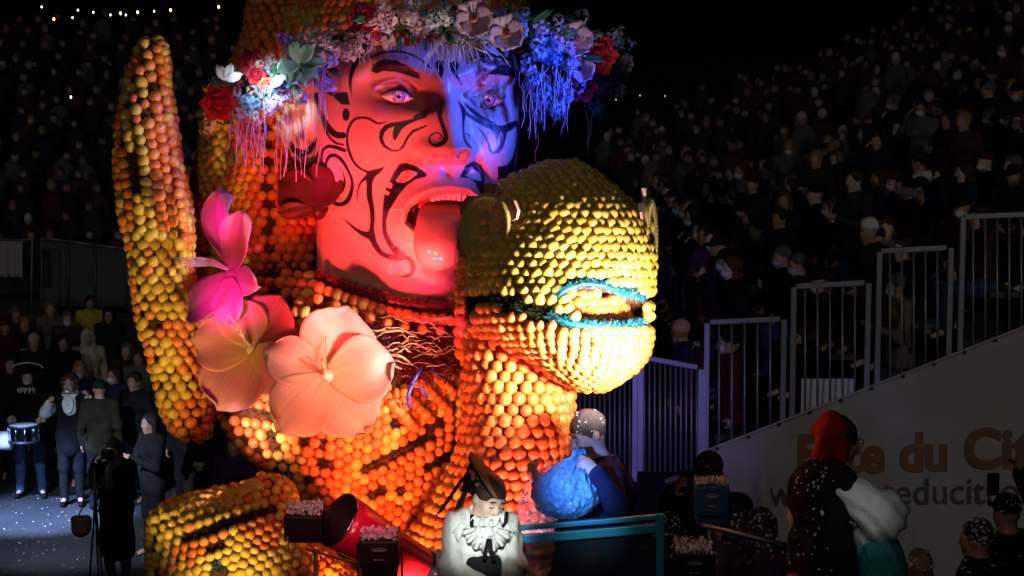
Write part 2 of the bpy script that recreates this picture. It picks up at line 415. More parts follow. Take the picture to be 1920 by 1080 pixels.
# tinsel / moss tufts: many thin blades along a path
def tinsel(pts, rad, n, ln, w=.004, down=0.0):
    pts = np.array(pts, float); L = np.concatenate([[0], np.cumsum(np.linalg.norm(np.diff(pts,axis=0),axis=1))])
    u = rng.uniform(0, L[-1], n); c = np.stack([np.interp(u, L, pts[:,i]) for i in range(3)], 1)
    d = rng.normal(size=(n,3)); d /= np.linalg.norm(d,axis=1)[:,None]; d[:,2] -= down
    a = c + d*rad*rng.uniform(.1,.7,(n,1)); b = a + d*ln*rng.uniform(.5,1.2,(n,1)) + rng.normal(0,ln*.25,(n,3))
    sd = np.cross(d, rng.normal(size=(n,3))); sd /= np.linalg.norm(sd,axis=1)[:,None]+1e-9
    V = np.stack([a-sd*w, a+sd*w, b+sd*w*.3], 1).reshape(-1,3)
    return V, (np.arange(n*3).reshape(-1,3)).tolist()

# ================================================================== THE FLOAT
M_MOSS = mat('moss', (.035,.05,.015), .95, .1, var=.5, vs=60, bump=1, bs=120)
M_CORE = mat('straw_core', (.10,.04,.014), .9, .1, var=.4, vs=50, bump=.8, bs=90)
M_REDT = mat('red_tinsel', (.16,.015,.02), .35, .6, var=.3, vs=80)
M_DKT = mat('dark_tinsel', (.02,.025,.03), .3, .7)
M_TURQ = mat('turquoise_tinsel', (.008,.15,.20), .35, .7, var=.3, vs=60)
M_SKINP = None
deck = obj('float_platform', *box((1.0, 12.9, 2.22), (5.6, 3.6, .16)), mat('deck_paint', (.03,.03,.035), .6), None, smooth=False)
tag(deck, 'dark flat platform that carries the citrus figures and people', 'float')
for x in (-1.4, 3.4):
    for y in (11.6, 14.2):
        a = np.array([x, y, .45]); th = np.linspace(0, 2*math.pi, 25)[:-1]
        V = np.array([a+np.array([w, r*math.cos(t), r*math.sin(t)]) for w, r in ((-.13,.25),(-.13,.45),(.13,.45),(.13,.25)) for t in th])
        Fc = [[i*24+k, i*24+(k+1)%24, ((i+1)%4)*24+(k+1)%24, ((i+1)%4)*24+k] for i in range(4) for k in range(24)]
        obj('wheel', V, Fc, mat('tyre', (.02,.02,.02), .8), deck)
for x in (-1.4, 3.4): obj('axle', *pipe([(x-.1,11.6,.45),(x-.1,12.9,.47),(x-.1,14.2,.45)], .06), mat('axle_steel', (.1,.1,.11), .4, metal=1), deck)
obj('chassis', *box((1.0,12.9,1.3), (5.2,1.6,1.66)), mat('chassis_paint', (.03,.03,.035), .6), deck, smooth=False)

# ------------------------------------------------------------------ giant bust
BD = 13.9
bust = thing('giant_bust', 'giant tattooed human bust with tongue out, chest covered in oranges and lemons', 'bust', (P(700,1080,BD)[0], BD, 2.3))
# --- face: dense sheet of a head, features pushed forward
NR, NC = 430, 430
ys = np.linspace(20, 585, NR)
KL = [(20,612),(60,604),(100,600),(150,598),(250,596),(350,597),(450,597),(520,598),(585,606)]
KR = [(20,958),(60,966),(100,971),(150,974),(250,974),(320,970),(370,962),(420,948),(470,928),(520,900),(560,880),(585,872)]
Lx = np.interp(ys, *zip(*KL)); Rx = np.interp(ys, *zip(*KR))
ker = np.exp(-np.linspace(-2,2,41)**2); ker /= ker.sum()
sm = lambda a: np.convolve(np.pad(a, 20, 'edge'), ker, 'valid')
Lx, Rx = sm(Lx), sm(Rx)
th = np.linspace(-1.75, 1.75, NC)
TH, YY = np.meshgrid(th, ys)
cx = ((Lx+Rx)/2)[:,None]; hw = ((Rx-Lx)/2)[:,None]
X = cx + hw*np.sin(TH)
cs = np.cos(TH); fdep = np.sign(cs)*np.abs(cs)**.85
g = lambda x0,y0,sx,sy: np.exp(-((X-x0)/sx)**2-((YY-y0)/sy)**2)
def gl(pts, s): return np.exp(-(np.maximum(segdist(pts, X, YY),0)/s)**2)
def sst(e0, e1, v): t = np.clip((v-e0)/(e1-e0), 0, 1); return t*t*(3-2*t)
H = np.zeros_like(X)
H += .055*gl([(668,150),(700,130),(770,140),(820,160)], 22) + .055*gl([(862,160),(900,140),(950,140)], 20) + .03*g(838,150,30,25)
H -= .060*g(748,186,52,26) + .060*g(912,188,46,26)
H += .03*g(745,182,34,16) + .03*g(913,187,32,17)
H += .016*gl([(712,178),(730,168),(750,165),(770,172),(782,184)], 5) + .014*gl([(712,186),(740,197),(765,195),(782,184)], 5)
H += .016*gl([(880,190),(896,177),(914,174),(932,178),(944,188)], 5) + .014*gl([(880,190),(900,202),(925,203),(944,188)], 5)
H += .055*g(690,285,75,60) + .045*g(945,290,45,60)
t_ = np.clip((YY-165)/(300-165), 0, 1)
ridge = (.045+.215*t_**1.25)*sst(150,185,YY)*(1-sst(292,322,YY))
H += ridge*np.exp(-np.abs((X-(836+6*t_))/(17+15*t_))**2.3)
H += .105*g(805,292,15,15)+.105*g(872,294,14,15)
H -= .085*g(818,301,9,6) + .085*g(858,302,8,6)
H -= .03*gl([(793,300),(765,330),(745,362)], 7) + .03*gl([(886,300),(905,330),(915,355)], 7)
H += .09*g(822,395,95,85)
MOUTH = [(768,405),(775,393),(790,383),(812,375),(838,370),(868,373),(884,384),(888,402),(884,420),(870,432),(835,440),(800,438),(778,431),(766,420)]
md = segdist(MOUTH+[MOUTH[0]], X, YY); ins = inpoly(MOUTH, X, YY); sdm = np.where(ins, -md, md)
H += .065*np.exp(-((sdm-11)/10)**2) + .02*np.exp(-((sdm-26)/12)**2)*(YY<400)
H -= .035*g(838,338,8,14)
H -= .16*(1-sst(-9,1,sdm))
H += .10*g(832,535,48,30) + .04*g(800,500,80,40)
jaw = (X-612)*(558-392)-(YY-392)*(768-612)          # >0 on the face side of the jaw line
jd = jaw/math.hypot(166,156)
H -= .10*sst(8,-40,jd)*sst(380,420,YY) + 0
H -= .06*sst(556,570,YY)
yaw = math.radians(14); FDIR = -FW*math.cos(yaw)+RT*math.sin(yaw)
hd = np.interp(ys, [20,200,400,520,585], [.56,.56,.54,.47,.42])[:,None]
base = CAMP + BD*FW
DD = BD*np.ones_like(X)
PX3 = CAMP + DD[...,None]*(FW + ((X-960)/FPX)[...,None]*RT + ((540-YY)/FPX)[...,None]*UPV) - (hd*fdep)[...,None]*FW*1.0
front = sst(-.1,.35,cs)
PX3 = PX3 + (H*front)[...,None]*FDIR
Vf = PX3.reshape(-1,3)
idx = np.arange(NR*NC).reshape(NR,NC)
Ff = np.stack([idx[:-1,:-1],idx[1:,:-1],idx[1:,1:],idx[:-1,1:]],-1).reshape(-1,4)
# back of the skull
# tattoo ink: strokes (x, y, width) traced as brush work, in picture scale of four study crops
CR = {1:(580,80,4.909), 2:(780,80,4.909), 3:(580,260,4.909), 4:(680,320,4.5), 5:(520,0,2.572)}
STK = [
 (1,[(480,110,30),(410,220,45),(378,330,35),(380,420,18),(392,490,4)]),
 (1,[(40,310,30),(110,410,35),(210,475,34)]),
 (1,[(50,340,20),(55,450,20),(85,600,22),(130,750,22),(180,860,24),(240,920,24),(312,940,22)]),
 (1,[(95,520,10),(120,640,20),(160,750,45),(215,825,60),(260,850,62),(308,853,62)]),
 (1,[(112,1080,14),(125,990,26),(175,955,32),(250,965,38),(325,992,36)]),
 (3,[(115,130,14),(112,250,16),(125,380,18),(160,500,28),(220,585,40),(290,605,42),(350,570,46),(385,490,38),(395,400,28),(360,300,26),(300,200,34),(240,155,36),(190,160,36),(155,220,26),(155,310,24),(185,410,34),(230,475,42),(280,490,46),(315,440,34),(325,390,22),(315,330,12),(305,300,4)]),
 (1,[(710,725,6),(660,742,16),(610,735,20),(550,700,22),(480,690,22),(410,710,26),(365,780,26),(348,860,22),(355,950,22),(395,1070,20)]),
 (3,[(345,0,20),(355,90,22),(395,190,24),(450,260,24),(520,300,22),(565,325,60)]),
 (3,[(690,255,6),(650,290,40),(590,320,70),(562,345,85),(553,420,55),(555,530,55),(575,640,48),(582,740,44),(575,820,46),(575,900,70),(600,960,50),(650,1030,36),(700,1065,30),(780,1080,26)]),
 (3,[(305,730,4),(370,785,20),(430,835,28),(500,875,50),(560,890,80)]),
 (3,[(525,355,40),(470,410,22),(445,480,16),(440,540,12),(445,585,3)]),
 (4,[(100,620,50),(150,690,40),(220,730,36),(300,740,45),(370,735,40),(415,770,34),(425,820,42),(410,870,36),(360,890,22),(310,885,10),(272,875,3)]),
 (4,[(180,440,36),(190,540,38),(240,640,36),(300,720,36)]),
 (2,[(0,690,50),(60,660,60),(130,620,60),(200,590,60),(265,545,10)]),
 (2,[(220,600,60),(220,680,40),(245,760,40),(270,830,45),(270,890,50),(220,935,46),(170,945,30),(125,910,22),(130,860,18),(180,830,14),(225,840,14),(235,870,16),(210,885,10)]),
 (2,[(385,535,6),(420,590,30),(440,640,45),(435,740,22),(440,850,24),(465,920,30),(510,965,16)]),
 (2,[(460,840,10),(485,850,12),(490,885,8)]),
 (2,[(440,640,30),(520,690,35),(620,745,45),(720,780,60),(800,795,70),(870,770,70),(915,735,40)]),
 (2,[(720,790,60),(745,850,35),(738,915,6)]),
 (2,[(740,800,10),(780,860,14),(775,950,18),(710,1020,20),(680,980,22),(650,890,20),(610,825,16),(560,775,4)]),
 (2,[(815,800,50),(812,880,30),(790,960,22),(750,1015,20)]),
 (2,[(930,740,30),(935,830,16),(925,950,16),(890,1080,16)]),
 (2,[(450,560,10),(500,610,30),(600,690,40),(720,740,16)]),
 (2,[(480,190,14),(540,140,24),(640,115,30),(750,125,30),(860,155,24)]),
 (2,[(350,210,90),(355,250,60),(380,310,30),(430,400,4)]),
 (2,[(220,200,90),(230,290,40),(240,330,6)]),
 (2,[(0,130,14),(80,180,20),(140,240,14)]),
 (1,[(560,140,20),(650,95,25),(760,80,22),(880,90,20),(980,130,18),(1070,190,14)]),
 (1,[(655,490,6),(700,460,10),(760,440,12),(830,434,12),(900,452,12),(965,505,6)]),
 (1,[(655,490,6),(720,535,12),(800,565,14),(880,552,10),(965,505,6)]),
 (2,[(495,530,6),(560,485,12),(640,462,14),(730,478,14),(800,528,6)]),
 (2,[(495,530,6),(560,580,12),(660,605,14),(740,580,12),(800,528,6)]),
]
PLY = [
 (1,[(205,462),(348,452),(375,572),(300,570),(230,510)]),
 (1,[(337+34*math.cos(a),662+60*math.sin(a)) for a in np.linspace(0,6.28,24)]),
 (1,[(640,870),(650,810),(690,760),(750,735),(850,722),(950,700),(1010,680),(1080,650),(1080,690),(980,720),(900,760),(850,800),(790,905),(768,880),(765,830),(785,770),(730,790),(690,830),(678,880),(700,940),(760,985),(820,985),(860,940),(890,870),(950,800),(1080,755),(1080,770),(960,830),(915,880),(870,970),(810,1005),(750,1000),(680,960),(650,910)]),
 (2,[(660,290),(720,235),(800,200),(850,210),(900,270),(925,330),(860,310),(760,295)]),
 (1,[(570,260),(590,190),(680,150),(800,160),(900,210),(1010,280),(1020,340),(900,300),(800,270),(680,260),(620,285)]),
 (3,[(728,402),(775,310),(830,230),(890,222),(970,248),(1040,290),(1085,330),(1070,352),(985,372),(900,430),(830,512),(775,600),(735,665),(708,760),(715,860),(760,950),(830,1020),(900,1082),(800,1068),(735,1000),(690,920),(668,800),(672,680),(682,560),(690,510),(705,450)]),
 (5,[(880,855),(905,800),(945,775),(985,795),(1002,850),(998,940),(975,930),(957,885),(930,860)]),
 (5,[(1062,805),(1110,795),(1150,740),(1140,810),(1110,880),(1065,875)]),
]
HOL = [(3,[(795,385),(850,310),(920,285),(1000,315),(930,380),(870,408),(810,400)]), (5,[(905,846),(940,815),(975,830),(985,872),(950,868)]),
 (3,[(735,402),(768,420),(752,462),(702,440)]), (3,[(697,474),(738,492),(728,524),(686,502)])]
cvt = lambda c, p: [(CR[c][0]+q[0]/CR[c][2], CR[c][1]+q[1]/CR[c][2]) + ((q[2]/CR[c][2],) if len(q) > 2 else ()) for q in p]
qx, qy, qd = proj(Vf)
inkd = np.full(len(Vf), 9.)
for c, p in STK:
    p = cvt(c, p); a = np.array(p)
    if len(a) > 2: a = crom(a, np.linspace(0,1,len(a)*4))
    m = (qx > a[:,0].min()-15)&(qx < a[:,0].max()+15)&(qy > a[:,1].min()-15)&(qy < a[:,1].max()+15)
    if m.any(): inkd[m] = np.minimum(inkd[m], segdist([tuple(r) for r in a], qx[m], qy[m]))
hol = np.zeros(len(Vf), bool)
for c, p in HOL: hol |= inpoly(cvt(c,p), qx, qy)
for c, p in PLY:
    p = cvt(c, p); d = segdist(p+[p[0]], qx, qy); i = inpoly(p, qx, qy) & ~hol
    inkd = np.minimum(inkd, np.where(i, -d, np.where(hol, 9., d)))
ink = np.clip(.5-inkd/1.0, 0, 1)
# face colour darkened round the eye sockets, red inside the mouth
eye_dark = np.clip(1.5*np.exp(-((qx-803)/36)**2-((qy-192)/21)**2) + .95*np.exp(-((qx-742)/62)**2-((qy-187)/30)**2) + .2*np.exp(-((qx-905)/46)**2-((qy-206)/22)**2), 0, .96)
eye_dark *= 1-sst(838,850,qx)*(qx<870)
mth = 1-sst(-6,0,sdm.reshape(-1))
def face_mat():
    m = bpy.data.materials.new('painted_face'); m.use_nodes = True; n = m.node_tree; b = n.nodes['Principled BSDF']; L = n.links.new
    a = n.nodes.new('ShaderNodeAttribute'); a.attribute_name = 'paint'
    s = n.nodes.new('ShaderNodeSeparateColor'); L(a.outputs['Color'], s.inputs[0])
    nz = n.nodes.new('ShaderNodeTexNoise'); nz.inputs['Scale'].default_value = 9; nz.inputs['Detail'].default_value = 6
    tc = n.nodes.new('ShaderNodeTexCoord'); L(tc.outputs['Object'], nz.inputs[0])
    cr = n.nodes.new('ShaderNodeMapRange'); cr.inputs[3].default_value = .84; cr.inputs[4].default_value = 1.1; L(nz.outputs[0], cr.inputs[0])
    bc = n.nodes.new('ShaderNodeMix'); bc.data_type = 'RGBA'; bc.blend_type = 'MULTIPLY'; bc.inputs[0].default_value = 1
    bc.inputs[6].default_value = (.60,.44,.36,1); L(cr.outputs[0], bc.inputs[7])
    last = bc.outputs[2]
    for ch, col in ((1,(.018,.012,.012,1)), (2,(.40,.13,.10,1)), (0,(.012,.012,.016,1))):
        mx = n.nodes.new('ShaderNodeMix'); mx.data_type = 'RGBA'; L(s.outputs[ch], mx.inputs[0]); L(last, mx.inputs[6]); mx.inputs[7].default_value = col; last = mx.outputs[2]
    L(last, b.inputs['Base Color']); b.inputs['Roughness'].default_value = .36; b.inputs['Specular IOR Level'].default_value = .5
    bp = n.nodes.new('ShaderNodeBump'); bp.inputs['Strength'].default_value = .12; bp.inputs['Distance'].default_value = .02
    n2 = n.nodes.new('ShaderNodeTexNoise'); n2.inputs['Scale'].default_value = 30; L(tc.outputs['Object'], n2.inputs[0]); L(n2.outputs[0], bp.inputs['Height']); L(bp.outputs[0], b.inputs['Normal'])
    return m
M_FACE = face_mat()
def paint(o, arr):
    a = o.data.attributes.new('paint', 'FLOAT_COLOR', 'POINT'); a.data.foreach_set('color', np.ascontiguousarray(arr, np.float32).ravel())
face = obj('face', Vf, Ff, M_FACE, bust)
paint(face, np.stack([ink, eye_dark, mth, np.ones_like(ink)], 1))
bvf = BVHTree.FromPolygons([tuple(v) for v in Vf[::1]], Ff.tolist())
def onface(x, y, lift=0.0):
    h = bvf.ray_cast(Vector(CAMP), Vector(P(x,y,1)-CAMP)); p = np.array(h[0]) if h[0] is not None else P(x,y,BD-.5)
    v = CAMP-p; return p + v/np.linalg.norm(v)*lift
skull = Tube([(786,10,.12,150,.40),(786,40,.12,172,.50),(786,200,.12,182,.52),(785,330,.12,180,.50),(772,450,.14,168,.44),(745,540,.14,140,.38),(740,590,.14,130,.36)], BD)
sk = obj('skull', *skull.grid(30,48), M_FACE, bust); paint(sk, np.tile([0,0,0,1.], (len(sk.data.vertices),1)))
# --- eyes
M_EYEW = mat('eye_white', (.88,.86,.84), .2, .6, var=.06, vs=30); M_IRIS = mat('iris', (.42,.38,.36), .12, .8, var=.6, vs=90); M_PUP = mat('pupil', (.008,.008,.01), .08, .9)
M_GLINT = mat('painted_highlight', (.8,.8,.8), .2)
for ex, ey, rw, tl, ic in ((745.5,180.5,31,[(-31,0),(-22,-6),(-5,-11),(12,-9),(31,3),(20,9),(2,13),(-16,8)],(2,.5)), (913,187,30,[(-30,1),(-16,-10),(2,-13),(18,-9),(30,1),(18,10),(2,14),(-15,9)],(3,.5))):
    c0 = onface(ex, ey, .0); dd = (c0-CAMP)@FW-.016
    poly = crom(np.array(tl+[tl[0]],float), np.linspace(0,1,41)[:-1])
    rings_ = [(1,-.006),(.85,.010),(.6,.022),(.3,.028)]
    V = []; nE = len(poly)
    for f, lift in rings_:
        for q in poly: V.append(P(ex+q[0]*f, ey+q[1]*f, dd-lift+.0004*(q[0]*f)))
    V.append(P(ex,ey,dd-.030)); Fc = [[i*nE+k,i*nE+(k+1)%nE,(i+1)*nE+(k+1)%nE,(i+1)*nE+k] for i in range(3) for k in range(nE)]+[[3*nE+k,3*nE+(k+1)%nE,4*nE] for k in range(nE)]
    eye = obj('eye', V, Fc, M_EYEW, bust)
    ix, iy = ex+ic[0], ey+ic[1]
    def disc(x, y, r, lift, m, nm):
        a = np.linspace(0,2*math.pi,29)[:-1]
        V = [P(x+r*math.cos(t), y+r*math.sin(t)*1.0, dd-lift+.003) for t in a]+[P(x,y,dd-lift-.003)]
        return obj(nm, V, [[k,(k+1)%28,28] for k in range(28)], m, eye)
    disc(ix, iy, 12.5, .031, mat('iris_rim', (.015,.012,.012), .15), 'iris_rim'); disc(ix, iy, 11, .0335, M_IRIS, 'iris'); disc(ix, iy, 5, .036, M_PUP, 'pupil')
    disc(ix+3.5, iy-3.5, 2.6, .039, M_GLINT, 'painted_glint'); disc(ix-3, iy+4, 1.6, .039, M_GLINT, 'painted_glint')
# --- tongue, teeth
M_TONGUE = mat('tongue_paint', (.72,.42,.36), .22, .6, var=.1, vs=10, bump=.05, bs=14, coat=.3)
tongue = Tube([(828,383,.04,36,.03),(826,396,-.06,41,.05),(823,418,-.17,43,.07),(819,450,-.25,43,.085),(818,478,-.25,39,.085),(820,497,-.22,30,.07),(821,507,-.19,8,.03)], (onface(826,360)-CAMP)@FW+.16)
obj('tongue', *tongue.grid(40,36), M_TONGUE, bust)
tdep = (onface(838,358)-CAMP)@FW
for i in range(7):
    x = 812+i*9.8; w = 9.7; yv = 361 + .012*(x-838)**2*.35
    V, Fc = box(P(x, yv+6, tdep+.05+.00002*(x-838)**2), (w*tdep/FPX, .035, 16*tdep/FPX))
    bevel(obj('tooth', V, Fc, mat('tooth_enamel', (.78,.76,.72), .2, .6), bust, smooth=True), .008, 3)
# --- ear
e0 = P(566, 225, BD-.02); px = (BD-.02)/FPX
def E(x, y, o=0): return P(x, y, BD-.02-o)
S = SDF(.009)
S.ell(E(568,222,-.02), (30*px,.07,68*px), k=.03).ell(E(575,285,.0), (24*px,.06,20*px), k=.04)
ring = [(592,165),(570,150),(548,160),(538,190),(538,225),(543,260),(556,288),(574,297),(590,290)]
for a, b in zip(ring[:-1], ring[1:]): S.cap(E(*a,.04), E(*b,.04), 8*px+.004, k=.03)
S.ell(E(566,215,.09), (13*px,.05,34*px), k=.03, op=-1)
S.cap(E(556,195,.05), E(566,262,.05), .014, k=.02)
V, Fc = S.mesh(); ear = obj('ear', V, Fc, M_FACE, bust)
ex_, ey_, _ = proj(V)
ei = np.clip(.5-segdist([(545,268,8),(552,282,12),(566,288,14),(580,282,12),(590,268,6)], ex_, ey_)/1.2, 0, 1)
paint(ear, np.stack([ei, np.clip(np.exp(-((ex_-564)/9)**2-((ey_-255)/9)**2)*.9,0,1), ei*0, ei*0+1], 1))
# --- collar and torso
torsoT = Tube([(560,425,.40,40,.15),(600,455,.42,150,.25),(640,500,.40,205,.34),(650,555,.24,236,.50),(650,600,.08,246,.60),(648,650,-.02,250,.65),(645,720,-.05,240,.66),(648,775,-.05,228,.66),(664,830,-.03,208,.62),(704,890,0,184,.57),(745,960,.02,185,.52),(790,1020,.05,175,.47),(820,1100,.1,150,.4)], BD)
torso = obj('torso', *torsoT.grid(60,64), M_CORE, bust)
bt = torsoT.bvh(); FR = Fruits()
GAPS = [[(405,768,3),(500,775,4),(600,790,4)], [(508,770,4),(512,820,4),(545,880,5)], [(570,800,5),(575,850,5),(580,890,6)], [(608,795,4),(612,860,5),(600,885,6)],
 [(545,880,7),(590,893,9),(640,890,8),(700,868,10),(755,835,8),(790,815,6),(850,760,6)],
 [(700,925,8),(745,915,8),(790,885,6),(840,850,6),(875,800,7)], [(730,790,7),(775,835,8),(800,820,6)],
 [(470,520,8),(520,512,12),(562,500,11)], [(490,560,7),(540,545,8)], [(515,600,16),(545,570,12)], [(480,445,7),(540,440,9),(570,432,8)], [(583,440,7),(588,520,7)]]
CHEST = [(690,600),(860,590),(870,700),(800,700),(760,720),(715,720),(690,660)]
def tz(x, y):
    for gp in GAPS:
        if segdist(gp, x, y) < 1: return None
    if inpoly(CHEST, x, y): return None
    if inpoly([(590,430),(870,430),(870,590),(700,585),(600,560)], x, y): return None
    return True
def kmix(p): return 'lemon' if rng.random() < p else 'orange'
def t_left(x, y):
    if not tz(x,y) or y < 600 or x > 612+(y-790)*.15: return None
    if 505 < x < 572 and y > 775: return ('lemon', .95)
    return 'orange'
def t_right(x, y):
    if not tz(x,y) or y < 600 or x <= 612+(y-790)*.15: return None
    if y < 915-(x-600)*.42 and y > 740: return kmix(.35)
    return kmix(.12)
def t_top(x, y):
    if not tz(x,y) or y >= 600: return None
    return 'lemon' if (x > 548 and y > 520 and rng.random() < .6) else 'orange'
patch(FR, bt, (395,600,640,960), 9, 20, t_left, 13.3)
patch(FR, bt, (600,600,905,1085), -27, 19, t_right, 13.3)
patch(FR, bt, (440,420,900,600), 4, 20, t_top, 13.4)
def t_side(x, y, n):
    v = -n@FW
    return ('orange' if rng.random() < .75 else 'lemon') if v < .33 and y < 1090 else None
torsoT.rings(FR, .066, t_side, vmin=-.35)
# ribs: strings of oranges on the chest
for a, b in (((735,755),(778,800)), ((760,735),(808,785)), ((790,715),(840,768)), ((812,700),(850,735))):
    n = 6
    for i in range(n):
        x = a[0]+(b[0]-a[0])*i/(n-1); y = a[1]+(b[1]-a[1])*i/(n-1); h = bt.ray_cast(Vector(CAMP), Vector(P(x,y,1)-CAMP))
        if h[0] is not None: FR.add(np.array(h[0])-FW*.055, -FW, .034, 'orange')
# necklace of oranges round the collar
for i in range(17):
    u = i/16; x = 600+u*262; y = 528+48*math.sin(min(u*1.15,1)*math.pi/2)+14*u
    FR.add(P(x, y+12, 13.34-.10*math.sin(u*math.pi*.8)+.1*(1-u)), -FW, .037+.006*rng.random(), 'orange')
    if i % 2 == 0: FR.add(P(x-4, y+32, 13.30-.10*math.sin(u*math.pi*.8)+.1*(1-u)), -FW, .036, 'orange')
FR.finish(torso, 300)
cpts = [P(598+u*272, 516+60*math.sin(min(u*1.2,1)*math.pi/2), 13.55-.20*math.sin(u*math.pi*.75)) for u in np.linspace(0,1,24)]
col = obj('collar', *pipe(cpts, .026, 10), M_REDT, bust)
obj('collar_tinsel', *tinsel(cpts, .04, 5200, .034, .0025), M_REDT, col, smooth=False, kind='stuff')
M_RAFFIA = mat('raffia', (.55,.40,.22), .6, .3, var=.3, vs=20)
for i in range(46):
    x, y = rng.uniform(700,850), rng.uniform(600,690); a = rng.uniform(-.5,.5)+(math.pi if rng.random()<.5 else 0); l = rng.uniform(25,65)
    d0 = 13.18+.05*rng.random(); pts = [P(x+l*(t-.5)*math.cos(a), y+l*(t-.5)*math.sin(a)*.8-10*math.sin(t*3.1)*rng.random(), d0-.05*math.sin(t*3.1)) for t in np.linspace(0,1,6)]
    obj('raffia_straw', *pipe(pts, rng.uniform(.002,.0045), 5), M_RAFFIA, torso)
cb = [P(x, y, 13.26) for x, y in ((700,598),(740,625),(800,640),(860,640),(860,690),(800,700),(740,690),(700,660),(760,660),(840,665))]
obj('chest_tinsel', *tinsel(cb, .10, 3500, .05, .003), M_REDT, torso, smooth=False, kind='stuff')
M_BLUER = mat('blue_ribbon', (.05,.05,.35), .35, .5)
for q in ([(790,690),(775,715),(765,740),(768,765)], [(800,690),(820,700),(838,705)], [(770,720),(790,725),(800,745)]):
    pts = np.array([P(x,y,13.12) for x,y in q]); V = np.vstack([pts-RT*.012, pts+RT*.012]); n = len(pts)
    solid(obj('ribbon', V, [[i,i+1,n+i+1,n+i] for i in range(n-1)], M_BLUER, torso), .003)
# moss tufts showing in the gaps
mp = []
for gp in GAPS:
    for a, b in zip(gp[:-1], gp[1:]):
        for t in np.linspace(0,1,7):
            x, y = a[0]+(b[0]-a[0])*t, a[1]+(b[1]-a[1])*t; h = bt.ray_cast(Vector(CAMP), Vector(P(x,y,1)-CAMP))
            if h[0] is not None: mp.append(np.array(h[0]))
Vm = []; 
for p in mp:
    V, Fc = tinsel([p-RT*.03, p+RT*.03], .02, 26, .035, .003); Vm.append((V,Fc))
obj('moss_tuft', *join(Vm), M_MOSS, torso, smooth=False, kind='stuff')
# --- hair of fruit behind the face
FH = Fruits()
hairA = Tube([(425,190,.1,10,.05),(428,225,.1,34,.2),(418,300,.1,40,.25),(410,380,.1,40,.27),(405,460,.1,38,.27),(405,540,.1,38,.25),(410,600,.1,30,.2)], 14.3)
hairB = Tube([(520,-60,.1,36,.2),(514,0,.1,38,.22),(505,70,.1,42,.25),(492,150,.08,58,.28),(495,230,.04,70,.3),(505,310,.0,80,.33),(515,390,-.04,84,.35),(525,460,-.08,82,.33),(530,530,-.08,60,.25)], 14.35)
hair = obj('hair', *join([hairA.grid(30,36), hairB.grid(40,40)]), M_CORE, bust)
hairA.rings(FH, .058, lambda x,y,n: 'lemon')
hairB.rings(FH, .066, lambda x,y,n: None if (abs(x-(488+.04*y)) < 5 and y > 240) else ('lemon' if x < 470-(y-300)*.0 and y > 200 and rng.random() < .5 else 'orange'))
FH.finish(hair, 300)
# ------------------------------------------------------------------ hat
hat = thing('fruit_hat', 'tall round hat of small dim oranges on the giant head', 'hat', P(765,80,BD))
hatT = Tube([(770,-170,.05,20,.1),(768,-150,.05,120,.35),(766,-100,.05,170,.5),(764,-40,.05,200,.58),(763,20,.05,218,.62),(763,70,.05,225,.62),(763,100,.05,215,.6)], BD)
hb = obj('hat_body', *hatT.grid(30,48), M_CORE, hat)
FF_ = Fruits(); hatT.rings(FF_, .056, lambda x,y,n: 'lemon' if rng.random() < .45 else 'orange'); FF_.finish(hat, 300)

# ------------------------------------------------------------------ tall tail on the left
def kindmix(p): return 'lemon' if rng.random() < p else 'orange'
def moss_along(parent, bv, lines, n=30, rad=.02, ln=.035, m=None, nm='moss_tuft', lift=.0):
    Vm = []
    for gp in lines:
        for a, b in zip(gp[:-1], gp[1:]):
            k = max(2, int(math.hypot(b[0]-a[0], b[1]-a[1])/8))
            for t in np.linspace(0,1,k):
                x, y = a[0]+(b[0]-a[0])*t, a[1]+(b[1]-a[1])*t; h = bv.ray_cast(Vector(CAMP), Vector(P(x,y,1)-CAMP))
                if h[0] is not None:
                    p = np.array(h[0])-FW*lift; Vm.append(tinsel([p-RT*.02, p+RT*.02], rad, n, ln, .0025))
    if Vm: obj(nm, *join(Vm), m or M_MOSS, parent, smooth=False, kind='stuff')
tail = thing('citrus_tail', 'tall curved tail of oranges and lemons rising left of the giant head', 'tail', P(350,840,13.6))
tailT = Tube([(285,76,0,6,.04),(285,92,0,18,.12),(281,125,0,27,.18),(278,170,0,34,.22),(275,220,0,44,.26),(277,280,0,49,.28),(284,340,0,55,.3),(292,400,0,58,.32),(299,450,0,52,.32),(303,500,0,47,.32),(310,535,0,50,.33),(328,575,0,64,.34),(330,610,0,58,.33),(332,655,0,46,.3),(343,720,0,42,.28),(352,775,0,36,.24),(358,803,0,25,.18),(361,820,0,8,.06)], 13.6)
tb = obj('tail_core', *tailT.grid(60,48), M_CORE, tail); bv = tailT.bvh(); FR = Fruits()
TG = [[(299,100,4),(281,175,4),(270,233,4),(278,303,4),(293,370,4),(300,420,6)], [(229,215,3),(249,272,3),(258,350,4),(258,420,4)], [(308,432,8),(345,440,9)], [(285,606,6),(310,605,7)], [(325,625,7),(350,632,8)], [(318,792,8),(350,795,7),(388,790,4)]]
def tl(x, y):
    for gp in TG:
        if segdist(gp, x, y) < 0: return None
    s1 = np.interp(y, [100,233,370,440], [299,270,293,305]); s2 = np.interp(y, [60,215,350,470,600,700], [225,231,257,262,268,275])
    if y < 430:
        if x > s1: return ('orange', 1.12)
        if x < s2: return 'orange'
        return kindmix(.35 if y < 210 else (.65 if y < 300 else .95))
    if x < s2-8 or x > 372: return 'orange'
    if inpoly([(285,598),(330,598),(365,640),(385,690),(378,760),(350,700),(330,650),(300,630)], x, y): return 'orange'
    if y > 740 and x > 330: return kindmix(.4)
    return kindmix(.93)
patch(FR, bv, (205,55,420,440), 82, 19.5, tl, 13.4); patch(FR, bv, (205,440,420,840), 62, 19, tl, 13.4)
